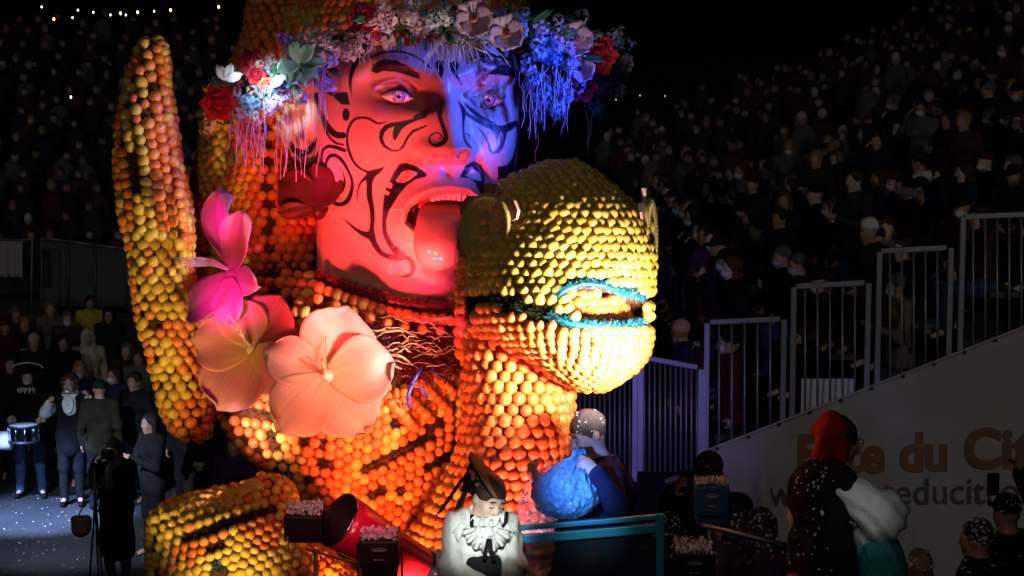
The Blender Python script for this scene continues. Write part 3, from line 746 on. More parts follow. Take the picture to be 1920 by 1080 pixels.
tailT.rings(FR, .062, lambda x,y,n: kindmix(.3) if -n@FW < .33 else None, vmin=-.4)
FR.finish(tail, 300); moss_along(tail, bv, TG)
# ------------------------------------------------------------------ small creature at bottom left
crt = thing('citrus_fish', 'low yellow fish head of lemons with an orange brow stripe, under the tail', 'fish figure', P(460,1080,12.8)-np.array([0,0,.9]))
cT = Tube([(505,898,.1,10,.05),(498,915,.1,42,.15),(455,935,.06,92,.25),(428,955,.02,122,.35),(428,985,0,140,.42),(440,1020,0,154,.46),(460,1060,0,172,.5),(480,1110,0,190,.5),(490,1200,0,190,.45)], 12.8)
cb_ = obj('fish_core', *cT.grid(50,56), M_CORE, crt); bv = cT.bvh(); FR = Fruits()
CG = [[(330,1012,5),(380,1002,6),(430,983,5),(470,968,5),(515,955,5)], [(345,1058,6),(385,1036,7),(420,1018,6),(445,1003,6),(462,1008,8),(468,1030,5)], [(552,905,6),(552,960,5)]]
BROW = [(300,1080),(330,1025),(385,1008),(440,985),(515,962),(525,1025),(480,1032),(470,1000),(440,995),(395,1022),(345,1048),(325,1085)]
def cl(x, y):
    for gp in CG:
        if segdist(gp, x, y) < 0: return None
    if math.hypot((x-412)/14, (y-1066)/11) < 1: return None
    if inpoly(BROW, x, y): return 'orange'
    if x > 500: return kindmix(.25 if y < 1000 else .75)
    return kindmix(.88)
patch(FR, bv, (280,890,660,1085), -18, 18, cl, 12.4)
cT.rings(FR, .056, lambda x,y,n: kindmix(.85) if -n@FW < .33 and y < 1110 else None, vmin=-.4)
FR.finish(crt, 300); moss_along(crt, bv, CG)
V, Fc = tinsel([P(412,1066,12.33)-RT*.03, P(412,1066,12.33)+RT*.03], .02, 300, .045, .003); obj('eye_tinsel', V, Fc, M_TURQ, crt, smooth=False, kind='stuff')
# ------------------------------------------------------------------ dolphin figure
dol = thing('citrus_dolphin', 'big dolphin figure of lemons and oranges with turquoise trimmed mouth', 'dolphin figure', P(940,1080,13.0)-np.array([0,0,.9]))
neckT = Tube([(960,540,.1,92,.3),(964,620,.06,98,.35),(970,700,.05,94,.37),(973,760,.05,91,.37),(966,820,.05,94,.37),(950,880,.05,100,.39),(925,950,.05,112,.41),(890,1030,.1,132,.44),(870,1110,.1,142,.44)], 13.05)
headT = Tube([(1054,310,.0,8,.04),(1050,323,0,50,.2),(1042,350,0,94,.32),(1042,388,-.02,136,.42),(1046,435,-.04,158,.48),(1044,490,-.06,173,.52),(1040,550,-.08,175,.55),(1046,600,-.1,167,.56),(1078,642,-.12,133,.52),(1102,678,-.13,92,.42),(1108,705,-.13,56,.28),(1108,726,-.12,12,.08)], 12.9)
CAV = [(1056,552),(1085,538),(1130,540),(1170,552),(1205,562),(1212,580),(1212,602),(1165,606),(1110,604),(1072,592)]
nk = obj('neck', *neckT.grid(50,48), M_CORE, dol); Vh, Fh = headT.grid(150,180)
hx_, hy_, hz_ = proj(Vh); fm = (hz_ < 12.85); inn = inpoly(CAV, hx_, hy_) & fm; cdist = segdist(CAV+[CAV[0]], hx_, hy_)
Vh = Vh + FW*(.19*np.where(inn, np.clip(cdist/7,0,1), 0))[:,None]
hd_ = obj('head', Vh, Fh, M_CORE, dol)
FN = Fruits()
def nkf(x, y, n):
    if segdist([(868,560,7),(876,650,7),(872,740,8),(850,800,8),(815,870,8),(760,950,8)], x, y) < 0: return None
    if x < 868: return ('orange' if rng.random() < .6 else 'lemon', .85, .35)
    return 'orange'
neckT.rings(FN, .074, nkf, jit=.06, rk=.575); FN.finish(nk, 300)
FD = Fruits()
ML = [(882,590,18),(886,566,26),(930,562,24),(980,574,26),(1030,594,30),(1062,600,26)]
CAV = [(1056,552),(1085,538),(1130,540),(1170,552),(1205,562),(1212,580),(1212,602),(1165,606),(1110,604),(1072,592)]
LIPU = [(1046,556),(1060,542),(1090,531),(1130,534),(1170,549),(1212,556)]; LIPL = [(1032,590),(1070,606),(1120,613),(1170,614),(1222,606)]
def df(x, y, n):
    if segdist(ML, x, y) < 0: return None
    if inpoly(CAV, x, y): return ('orange', 1.15, 1.9)
    if segdist([p+(15,) for p in LIPU], x, y) < 0 or segdist([p+(17,) for p in LIPL], x, y) < 0: return None
    ym = np.interp(x, [845,886,960,1040,1230], [600,566,568,600,610])
    if y > ym: return ('orange', 1.05, .35)
    if x < 880 and y > 440: return 'orange'
    if y > 400 and x < 960 and y < 470 and x < 940: return kindmix(.5)
    return ('lemon', 1., .35)
headT.rings(FD, .0585, df, jit=.09); FD.finish(hd_, 300)
bv = headT.bvh()
def hpt(x, y, lift=0):
    h = bv.ray_cast(Vector(CAMP), Vector(P(x,y,1)-CAMP)); return (np.array(h[0]) if h[0] is not None else P(x,y,12.6))-FW*lift
for nm, ln in (('upper_lip_tinsel', LIPU), ('lower_lip_tinsel', LIPL)):
    pts = [hpt(min(x,1208),y,.03) for x,y in ln]; V1 = pipe(pts, .016, 8)
    lp = obj(nm, *V1, M_TURQ, dol); obj('tinsel_blades', *tinsel(pts, .02, 2600, .032, .0022), M_TURQ, lp, smooth=False, kind='stuff')
moss_along(hd_, bv, [ML,[(p[0],p[1]-6) for p in ML],[(p[0],p[1]+6) for p in ML]], n=70, rad=.02, ln=.035)
# medallion eyes
M_MED = mat('bronze_board', (.50,.40,.12), .55, .4, var=.25, vs=30, bump=.3, bs=60); M_MEDB = mat('brown_board', (.34,.19,.07), .6, .3, var=.2, vs=20)
M_PINKE = mat('pink_lit_edge', (.75,.45,.45), .5)  # pink light on the board edges put into their colour
def medallion(label, c, ax, up, rx, group):
    """star-cut boards behind a moulded disc, facing along ax"""
    ax = np.array(ax)/np.linalg.norm(ax); r_ = np.cross(up, ax); r_ /= np.linalg.norm(r_); u_ = np.cross(ax, r_)
    m = thing('eye_medallion', label, 'medallion', c, group)
    a = np.linspace(0,2*math.pi,49)[:-1]
    prof = [(0,.0),(.13,.0),(.16,.022),(.28,.026),(.34,.016),(.60,.016),(.64,.020),(.88,.020),(.91,.024),(.97,.024),(1.0,.014),(1.0,0)]
    V = [c+ax*(.03+z)+rx*q*(r_*math.cos(t)*.88+u_*math.sin(t)) for q, z in prof for t in a]
    obj('disc', V, [[i*48+k,i*48+(k+1)%48,(i+1)*48+(k+1)%48,(i+1)*48+k] for i in range(len(prof)-1) for k in range(48)], M_MED, m)
    for k in range(40):      # moulded radial marks
        t = 2*math.pi*k/40; p = c+ax*.051+rx*.76*(r_*math.cos(t)*.88+u_*math.sin(t)); e = (r_*math.cos(t)*.88+u_*math.sin(t)); e /= np.linalg.norm(e); s_ = np.cross(ax, e)
        obj('moulded_mark', *box(p, (.030*rx/.2, .007, .006), (e, s_, ax)), M_MED, m, smooth=False)
    for k in range(6):
        t = 2*math.pi*k/6+math.pi/2; e = (r_*math.cos(t)*.72+u_*math.sin(t)); e /= np.linalg.norm(e); s_ = np.cross(ax, e)
        q = np.array([e*rx*.5-s_*rx*.30, e*rx*.5+s_*rx*.30, e*rx*1.02+s_*rx*.34, e*rx*1.20+s_*rx*.12, e*rx*1.16-s_*rx*.20, e*rx*1.0-s_*rx*.36])
        if abs(math.sin(t)) > .9: q = np.array([e*rx*.5-s_*rx*.2, e*rx*.5+s_*rx*.2, e*rx*1.28+s_*rx*.22, e*rx*1.28-s_*rx*.22])
        n = len(q); V = np.vstack([c+q, c+q+ax*.028])
        b = obj('ray_board', V, [list(range(n))[::-1], [n+i for i in range(n)]]+[[i,(i+1)%n,n+(i+1)%n,n+i] for i in range(n)], [M_MEDB, M_PINKE], m, smooth=False)
        for i, p in enumerate(b.data.polygons): p.material_index = 1 if i >= 2 else 0
    return m
upz = np.array([0,0,1.])
medallion('bronze ring medallion with star boards on the dolphin cheek beside the tongue', hpt(918,430,.04), (-.60,-.78,.14), upz, .20, None)
medallion('bronze ring medallion seen edge on, at the far right side of the dolphin head', P(1208,435,12.92), (.97,-.22,.05), upz, .2, None)
# ------------------------------------------------------------------ flowers
def petal(c, dirv, nrm, L, Wd, cup=.25, curl=.3, ruff=.03, nu=14, nv=11, tip=.55, twist=0):
    """a petal growing from c along dirv, facing nrm"""
    d = dirv/np.linalg.norm(dirv); s = np.cross(d, nrm); s /= np.linalg.norm(s); n = np.cross(s, d)
    V = []; ph = rng.uniform(0,6.28)
    for i in range(nu):
        u = i/(nu-1); w = Wd*(.30+.70*math.sin(min(u/tip,1)*math.pi/2)**1.1)*(1 if u < tip else math.sqrt(max(0,1-((u-tip)/(1-tip))**2.4)))
        w = max(w, Wd*.02)
        for j in range(nv):
            v = 2*j/(nv-1)-1
            z = cup*L*(u**1.3)*.9 - curl*L*max(u-.5,0)**2*1.6 + .10*w*v*v*u + ruff*L*u*u*math.sin(ph+v*5+u*4) - .012*L*math.exp(-(v/.10)**2)*(1-u)
            V.append(c + d*L*u*(1-.1*abs(v)**3) + s*w*v*.5*1.0 + n*(z+twist*v*u*L))
    Fc = [[i*nv+j, i*nv+j+1, (i+1)*nv+j+1, (i+1)*nv+j] for i in range(nu-1) for j in range(nv-1)]
    PUV.append(np.array([(i/(nu-1), 2*j/(nv-1)-1, ph) for i in range(nu) for j in range(nv)], np.float32))
    return np.array(V), Fc
PUV = []
def veined(o):
    a = o.data.attributes.new('puv','FLOAT_VECTOR','POINT'); a.data.foreach_set('vector', PUV[-1].ravel()); return o
def big_flower(label, c, nrm, petals, pm, sm, pist=True, plen=.28):
    """petals: list of (image angle deg, length m, width m, cup, curl)"""
    nrm = np.array(nrm,float); nrm /= np.linalg.norm(nrm)
    f = thing('giant_flower', label, 'flower', c)
    for i, (a, L, w, cu, cl_) in enumerate(petals):
        t = math.radians(a); e = RT*math.cos(t)+UPV*math.sin(t); e = e-nrm*(e@nrm)
        solid(veined(obj('petal', *petal(c+e*.015+nrm*(.022*(i%2)+.012*i), e, nrm+rng.normal(0,.10,3), L, w, cu+rng.normal(0,.05), cl_+.15, .055, 18, 15, twist=rng.choice([-.10,.10])), pm, f)), .004)
    S = SDF(.008).ell(c+nrm*.01, (.05,.05,.05), k=.02); obj('flower_throat', *S.mesh(), sm, f)
    if pist:
        e = UPV*.6-RT*.2; tip = c+nrm*plen*.6+e*plen*.5
        pst = obj('pistil', *pipe([c, c+nrm*plen*.4+e*plen*.2, tip], [.014,.012,.010], 8), sm, f)
        for k in range(12):
            b0 = c+(tip-c)*rng.uniform(.2,.6); q = rng.normal(size=3)*.05+nrm*.05+e*.07
            obj('stamen', *pipe([b0, b0+q*.6+rng.normal(0,.008,3), b0+q*1.4], .0022, 4), sm, f)
    return f
def petal_mat(name, col, throat, edge):
    m = bpy.data.materials.new(name); m.use_nodes = True; n = m.node_tree; b = n.nodes['Principled BSDF']; L = n.links.new
    at = n.nodes.new('ShaderNodeAttribute'); at.attribute_name = 'puv'; sp = n.nodes.new('ShaderNodeSeparateXYZ'); L(at.outputs['Vector'], sp.inputs[0])
    mp = n.nodes.new('ShaderNodeMapping'); mp.inputs['Scale'].default_value = (1.2,13,1); L(at.outputs['Vector'], mp.inputs[0])
    nz_ = n.nodes.new('ShaderNodeTexNoise'); nz_.inputs['Scale'].default_value = 1.4; nz_.inputs['Detail'].default_value = 6; L(mp.outputs[0], nz_.inputs['Vector'])
    rp = n.nodes.new('ShaderNodeValToRGB'); e = rp.color_ramp.elements; e[0].position = .0; e[0].color = (*throat,1); e[1].position = 1; e[1].color = (*edge,1)
    q = e.new(.22); q.color = (*[.6*a+.4*b_ for a,b_ in zip(throat,col)],1); q = e.new(.5); q.color = (*col,1); L(sp.outputs[0], rp.inputs[0])
    mr = n.nodes.new('ShaderNodeMapRange'); mr.inputs[1].default_value = .3; mr.inputs[2].default_value = .7; mr.inputs[3].default_value = .86; mr.inputs[4].default_value = 1.08; L(nz_.outputs[0], mr.inputs[0])
    mx = n.nodes.new('ShaderNodeMix'); mx.data_type = 'RGBA'; mx.blend_type = 'MULTIPLY'; mx.inputs[0].default_value = 1; L(rp.outputs[0], mx.inputs[6]); L(mr.outputs[0], mx.inputs[7]); L(mx.outputs[2], b.inputs['Base Color'])
    b.inputs['Roughness'].default_value = .5; b.inputs['Sheen Weight'].default_value = .15
    bp = n.nodes.new('ShaderNodeBump'); bp.inputs['Strength'].default_value = .28; bp.inputs['Distance'].default_value = .006; L(nz_.outputs[0], bp.inputs['Height']); L(bp.outputs[0], b.inputs['Normal'])
    tr = n.nodes.new('ShaderNodeBsdfTranslucent'); L(mx.outputs[2], tr.inputs[0]); ms = n.nodes.new('ShaderNodeMixShader'); ms.inputs[0].default_value = .3
    L(b.outputs[0], ms.inputs[1]); L(tr.outputs[0], ms.inputs[2]); L(ms.outputs[0], n.nodes['Material Output'].inputs[0]); return m
M_PET = petal_mat('peach_petal', (.82,.44,.32), (.72,.40,.20), (.86,.50,.42)); M_PETR = petal_mat('coral_petal', (.80,.24,.24), (.75,.40,.12), (.82,.34,.36))
M_STAM = mat('cream_stamen', (.75,.55,.35), .45, .4, var=.1); M_PURP = petal_mat('magenta_petal', (.66,.12,.44), (.5,.05,.25), (.72,.25,.55)); M_DRED = petal_mat('dark_red_petal', (.11,.012,.018), (.06,.006,.01), (.20,.03,.03))
big_flower('huge peach hibiscus with five wide petals on the chest', P(610,706,12.95), (.15,-.97,.2), [(72,.42,.47,.20,.5),(12,.40,.40,.18,.5),(-55,.40,.40,.20,.35),(-132,.42,.38,.22,.35),(158,.38,.30,.28,.4)], M_PET, M_STAM)
big_flower('huge coral pink hibiscus half hidden behind the peach one', P(478,655,13.12), (-.25,-.93,.25), [(62,.34,.36,.35,.3),(172,.36,.34,.30,.3),(-118,.40,.40,.30,.2),(-38,.32,.34,.25,.3),(108,.28,.3,.45,.2)], M_PETR, M_STAM)
f3 = big_flower('magenta lily turned sideways with long stamens pointing left', P(440,515,13.12), (-.60,-.76,.14), [(112,.52,.19,.28,.5),(66,.38,.20,.30,.3),(-15,.24,.18,.25,.3),(-75,.30,.20,.3,.3),(-135,.36,.30,.45,.2)], M_PURP, M_PURP, pist=False)
for k in range(7):
    y1 = 478+k*4.5; c0 = P(440,510,13.08)
    obj('stamen', *pipe([c0, P(400,486+k*2,13.1), P(365-k*3,482+k*3,13.02), P(322+k*5,y1+6,12.95)], [.006,.004,.003,.002], 5), mat('pink_stamen', (.75,.35,.65), .4), f3)
big_flower('dark red pointed flower tucked beside the neck under the ear', P(598,398,13.55), (-.2,-.9,.45), [(138,.36,.26,.15,.6),(100,.30,.26,.2,.4),(178,.24,.10,.1,.1),(60,.24,.22,.2,.3)], M_DRED, M_DRED, pist=False)
# ------------------------------------------------------------------ flower garland round the hat
gar = thing('flower_garland', 'wide garland of silk blossoms, leaves and hanging raffia round the hat', 'garland', P(780,100,13.3))
GK = [(1100,150,.45),(1145,140,.2),(1120,112,-.02),(1060,86,-.42),(960,52,-.72),(860,34,-.82),(740,44,-.78),(640,78,-.66),(560,120,-.5),(490,162,-.28),(430,195,-.02),(420,200,.2),(470,190,.45)]
gp = crom(np.array(GK,float), np.linspace(0,1,60)); gpts = np.array([P(a,b,BD+c) for a,b,c in gp])
obj('garland_core', *pipe(gpts, .055, 10), M_MOSS, gar)
def garp(u): return np.array([np.interp(u, np.linspace(0,1,60), gpts[:,i]) for i in range(3)])
def floret(c, nrm, r, np_=5):
    nrm = nrm/np.linalg.norm(nrm); a = np.cross(nrm, [0.3,.2,1]); a /= np.linalg.norm(a); b = np.cross(nrm, a); V = [c]; Fc = []; t0 = rng.uniform(0,6.28)
    for k in range(np_):
        t = t0+2*math.pi*k/np_; e = a*math.cos(t)+b*math.sin(t); s = a*-math.sin(t)+b*math.cos(t); i = len(V)
        V += [c+e*r*.5-s*r*.3+nrm*r*.15, c+e*r+nrm*r*.35, c+e*r*.5+s*r*.3+nrm*r*.15]; Fc += [[0,i,i+1],[0,i+1,i+2]]
    return np.array(V), Fc
CLM = []
for q in range(5):
    prt = []
    for k in range(42):
        d = rng.normal(size=3); d /= np.linalg.norm(d); d[1] = -abs(d[1])*.8; c = d*np.array([.07,.05,.05])*rng.uniform(.7,1.1); prt.append(floret(c, d+rng.normal(0,.2,3), rng.uniform(.013,.021), 5))
    V, Fc = join(prt); CLM.append((V,Fc))
CLC = {'white':(.72,.70,.72),'lilac':(.60,.50,.68),'pale_blue':(.35,.55,.75),'blush':(.72,.50,.50),'sky_blue':(.12,.35,.72)}
CMESH = {}
def cluster(p, colr, s=1.0):
    k = (int(rng.integers(5)), colr)
    if k not in CMESH:
        me = mesh_of('blossom_cluster', *CLM[k[0]], smooth=False); me.materials.append(mat(colr+'_blossom', CLC[colr], .6, .3, var=.15, vs=60, translucent=.2)); CMESH[k] = me
    o = link('blossom_cluster', CMESH[k], gar, p-WLOC[gar.name]); o.scale = (s,s,s); o.rotation_euler = (rng.uniform(-.4,.4), rng.uniform(-3,3), rng.uniform(-.5,.5))
for k in range(270):
    u = rng.uniform(.06,.94); p = garp(u); x, y, d = proj(p); side = 1.15 if (x < 600 or x > 985) else .75
    off = RT*rng.normal(0,.05*side)+UPV*rng.normal(.0,.075*side)-FW*rng.uniform(.03,.13)
    if 600 < x < 800: cc = rng.choice(['blush','white','lilac','blush'])
    elif x >= 800: cc = rng.choice(['white','lilac','pale_blue','pale_blue','sky_blue'])
    else: cc = rng.choice(['white','white','lilac','blush','pale_blue'])
    cluster(p+off, str(cc), rng.uniform(.55,1.0)*(1 if side > 1 else .9))
for x, y, d in ((450,215,13.5),(480,225,13.5),(505,205,13.45),(470,190,13.5),(440,180,13.6),(500,175,13.4),(530,160,13.35),(515,190,13.4),(1000,150,13.35),(1020,180,13.4),(1045,205,13.45),(1060,170,13.4),(990,120,13.3),(1010,100,13.2),(1035,110,13.3),(1110,185,13.7),(1120,205,13.7),(1125,150,13.75),(1135,128,13.75)):
    cluster(P(x,y,d), str(rng.choice(['white','lilac','pale_blue','sky_blue'])), rng.uniform(.7,1.0))
def leaf(c, e, nrm, L, w, m, nm='leaf'):
    solid(obj(nm, *petal(c, e, nrm, L, w, .1, .5, .04, 8, 7, .45), m, gar), .003)
M_LEAF = mat('green_leaf', (.04,.14,.06), .5, .4, var=.3, vs=20, translucent=.2); M_LEAFP = mat('pale_leaf', (.18,.34,.26), .5, .4, var=.2, vs=20, translucent=.2)
for k in range(150):
    u = rng.uniform(.04,.96); p = garp(u); e = RT*rng.normal()+UPV*rng.normal()-FW*rng.uniform(0,.8); leaf(p+rng.normal(0,.05,3), e/np.linalg.norm(e), -FW+rng.normal(0,.4,3), rng.uniform(.07,.15), rng.uniform(.03,.06), M_LEAF)
for a in (-160,-120,-80,-40,0,60,110):
    t = math.radians(a); e = RT*math.cos(t)+UPV*math.sin(t)-FW*.2; leaf(P(563,118,13.2), e, -FW+UPV*.2, .15, .09, M_LEAFP)
M_WPET = mat('white_petal', (.75,.78,.85), .45, .4, translucent=.2)
for c, aa in (((423,150),(70,120,20)), ((563,92),(85,95)), ((532,142),(-20,100,220))):
    for a in aa:
        t = math.radians(a); leaf(P(*c,13.25), RT*math.cos(t)+UPV*math.sin(t), -FW, .11, .06, M_WPET, 'white_petal')
M_ROSE = mat('red_rose', (.55,.015,.04), .55, .35, var=.2, vs=30, translucent=.2); M_CORAL = mat('coral_rose', (.72,.16,.10), .5, .4, translucent=.2)
def rose(p, r, m):
    R0 = obj('rose', *SDF(.012).ell(p, (r*.45,r*.45,r*.5)).mesh(), m, gar)
    for ly, (n, rr, op) in enumerate(((4,.55,.15),(5,.75,.45),(6,1.0,.8))):
        for k in range(n):
            t = 2*math.pi*k/n+ly*.5; e = RT*math.cos(t)+UPV*math.sin(t); dv = -FW*(1-op)+e*op
            solid(obj('rose_petal', *petal(p+e*r*.1, dv, e*(1-op)-FW*-op*-1, r*rr*1.1, r*.9, .15, .5, .05, 7, 7, .6), m, R0), .003)
for x, y, d, r, m in ((411,195,13.55,.105,M_ROSE),(472,118,13.5,.08,M_ROSE),(480,140,13.45,.06,M_ROSE),(1120,104,13.6,.12,M_ROSE),(1088,162,13.55,.10,M_ROSE),(690,40,13.1,.11,M_ROSE),(466,240,13.5,.075,M_CORAL),(500,160,13.4,.05,M_CORAL),(682,60,13.1,.07,M_ROSE)):
    rose(P(x,y,d), r, m)
M_ORCH = mat('orchid_petal', (.70,.48,.60), .4, .4, var=.1, vs=20, translucent=.25); M_ORCC = mat('orchid_heart', (.45,.10,.12), .45, .4, var=.4, vs=40)
def orchid(x, y, d, r, nm='orchid'):
    c = P(x,y,d); nrm = -FW+RT*.15-UPV*.25; o = obj(nm, *SDF(.01).ell(c, (r*.28,r*.28,r*.28)).mesh(), M_ORCC, gar)
    for k in range(6):
        t = 2*math.pi*k/6+.3; e = RT*math.cos(t)+UPV*math.sin(t); solid(obj('orchid_petal', *petal(c, e-FW*.25, nrm, r*1.05, r*1.05, .35, .2, .06, 9, 9, .6), M_ORCH, o), .004)
    for k in range(6): obj('orchid_stamen', *pipe([c, c-FW*r*.6+rng.normal(0,.018,3)], .004, 4), mat('dark_stamen', (.08,.02,.04), .5), o)
orchid(888,36,12.95,.125); orchid(950,62,12.98,.12); orchid(1078,74,13.4,.12); orchid(1090,130,13.45,.09)
M_STRAND = mat('pale_raffia', (.72,.62,.66), .6, .3, var=.25, vs=30)
def strand(x, y, d, l):
    w = rng.normal(0,6,5).cumsum()*.5; n = 7; pts = [P(x+np.interp(t*4, range(5), w)+2*math.sin(t*9+x), y+l*t, d-.02*math.sin(t*3)) for t in np.linspace(0,1,n)]
    obj('raffia_strand', *pipe(pts, [rng.uniform(.0011,.0022)]*n, 4), M_STRAND, gar)
for k in range(44): strand(rng.uniform(432,592), rng.uniform(205,235), rng.uniform(13.35,13.5), rng.uniform(40,130))
for k in range(10): strand(rng.uniform(590,605), rng.uniform(120,140), 13.25, rng.uniform(60,190)*.6)
for k in range(18): strand(rng.uniform(640,800), rng.uniform(62,84), 13.05, rng.uniform(20,55))
for k in range(48):
    x, y = rng.uniform(805,905), rng.uniform(60,84); a = rng.normal(0,.45); l = rng.uniform(35,90); d = 12.97+.02*rng.random()
    obj('raffia_strand', *pipe([P(x+l*t*math.sin(a)+3*math.sin(t*7+k), y+l*t*math.cos(a), d) for t in np.linspace(0,1,5)], rng.uniform(.0012,.0022), 4), M_STRAND, gar)
for k in range(70): strand(rng.uniform(980,1072), rng.uniform(90,185), rng.uniform(13.3,13.6), rng.uniform(25,115))
for x, y, l in ((1098,200,90),(1108,205,70),(1060,220,40),(1010,250,60)): strand(x, y, 13.65, l)

# ================================================================== THE SETTING
def ground_mat():
    m = mat('asphalt', (.06,.061,.065), .36, .5, var=.5, vs=.7, bump=.7, bs=130); return m
V = []; 
ground = obj('ground', [(-400,-50,0),(400,-50,0),(400,900,0),(-400,900,0)], [[0,1,2,3]], ground_mat(), None, smooth=False, base=(0,0,0)); ground['kind'] = 'structure'
# confetti strewn on the street
n = 3000; u = rng.random(n); yy = 22+rng.random(n)**1.3*16; xx = np.interp(rng.random(n),[0,1],[-8.5,-2.0])
a = rng.uniform(0,6.28,n); r = rng.uniform(.004,.009,n); tl_ = rng.uniform(-.3,.3,(n,2))
c = np.stack([xx,yy,np.full(n,.008)],1); d1 = np.stack([np.cos(a)*r,np.sin(a)*r,tl_[:,0]*r],1); d2 = np.stack([-np.sin(a)*r,np.cos(a)*r,tl_[:,1]*r],1)
V = np.stack([c-d1-d2,c+d1-d2,c+d1+d2,c-d1+d2],1).reshape(-1,3)
M_CONF = mat('paper_confetti', (.75,.75,.78), .5, .5)
o = obj('street_confetti', V, np.arange(4*n).reshape(-1,4).tolist(), M_CONF, None, smooth=False); o['kind'] = 'stuff'; o['label'] = 'white paper confetti strewn over the street'; o['category'] = 'confetti'
# hill behind the town
hx = np.linspace(-420,420,60); hy = np.linspace(0,1,14)
V = [(x, 330+170*t, (62+14*math.sin(x*.013)+9*math.sin(x*.037+1))*math.sin(t*1.5)*(1-.00035*(x+60)) + 2*math.sin(x*.11+t*7)) for t in hy for x in hx]
hill = obj('hill', V, [[i*60+j,i*60+j+1,(i+1)*60+j+1,(i+1)*60+j] for i in range(13) for j in range(59)], mat('night_scrub', (.02,.025,.02), .95, .1, var=.5, vs=.1), None, base=(0,330,0)); hill['kind'] = 'structure'
# ------------------------------------------------------------------ people
SK = {'fair':(.52,.32,.24),'tan':(.38,.22,.15),'pale':(.60,.42,.34),'ruddy':(.48,.24,.18)}
def skin(k): return mat('skin_'+k, SK[k], .5, .35, var=.08, vs=25)
CL = {'black':(.012,.012,.014),'navy':(.015,.02,.05),'dark_grey':(.035,.035,.04),'charcoal':(.022,.022,.026),'brown':(.06,.035,.02),'maroon':(.09,.012,.018),'grey':(.12,.12,.125),
 'white':(.66,.66,.64),'cream':(.52,.46,.36),'olive':(.025,.027,.016),'denim':(.04,.07,.15),'beige':(.16,.13,.09),'red':(.36,.02,.02),'purple':(.08,.03,.10),'teal':(.03,.16,.19),'yellow':(.5,.4,.05),'pink':(.45,.12,.18)}
def cloth(k): return mat('cloth_'+k, CL[k], .95, .02, var=.2, vs=14, bump=.35, bs=22)
HC = {'black':(.012,.01,.01),'brown':(.045,.022,.012),'dark':(.02,.013,.01),'grey':(.11,.11,.115),'blond':(.30,.19,.08),'auburn':(.10,.03,.012)}
def hairm(k): return mat('hair_'+k, HC[k], .5, .45, var=.4, vs=30, bump=.6, bs=70, aniso=(3,3,.5))
def fold(amp, f=22.): return lambda X: amp*(np.sin(X[...,2]*f+3*np.sin(X[...,0]*9)+2*np.sin(X[...,1]*8))*.6+np.sin(X[...,0]*f*.9+X[...,2]*f*.5)*.4)
def foldv(amp, f, p, q): return lambda X: amp*np.sin((X@np.asarray(p,float))*f+1.6*np.sin((X@np.asarray(q,float))*13))*(.6+.4*np.sin((X@np.asarray(q,float))*7+1))+amp*.5*np.sin((X@np.asarray(q,float))*f*.6+2*np.sin((X@np.asarray(p,float))*11))
DEF = dict(pelvis=(0,0,.93), waist=(0,0,1.08), chest=(0,.01,1.27), neck=(0,0,1.44), head=(0,.03,1.585),
  shR=(.175,0,1.39), shL=(-.175,0,1.39), elR=(.23,-.03,1.12), elL=(-.23,-.03,1.12), wrR=(.24,.06,.88), wrL=(-.24,.06,.88),
  hipR=(.09,0,.9), hipL=(-.09,0,.9), knR=(.10,.02,.50), knL=(-.10,.02,.50), anR=(.10,-.02,.09), anL=(-.10,-.02,.09), toR=(.12,.14,.035), toL=(-.12,.14,.035))
def nz(v): v = np.array(v,float); return v/(np.linalg.norm(v)+1e-12)
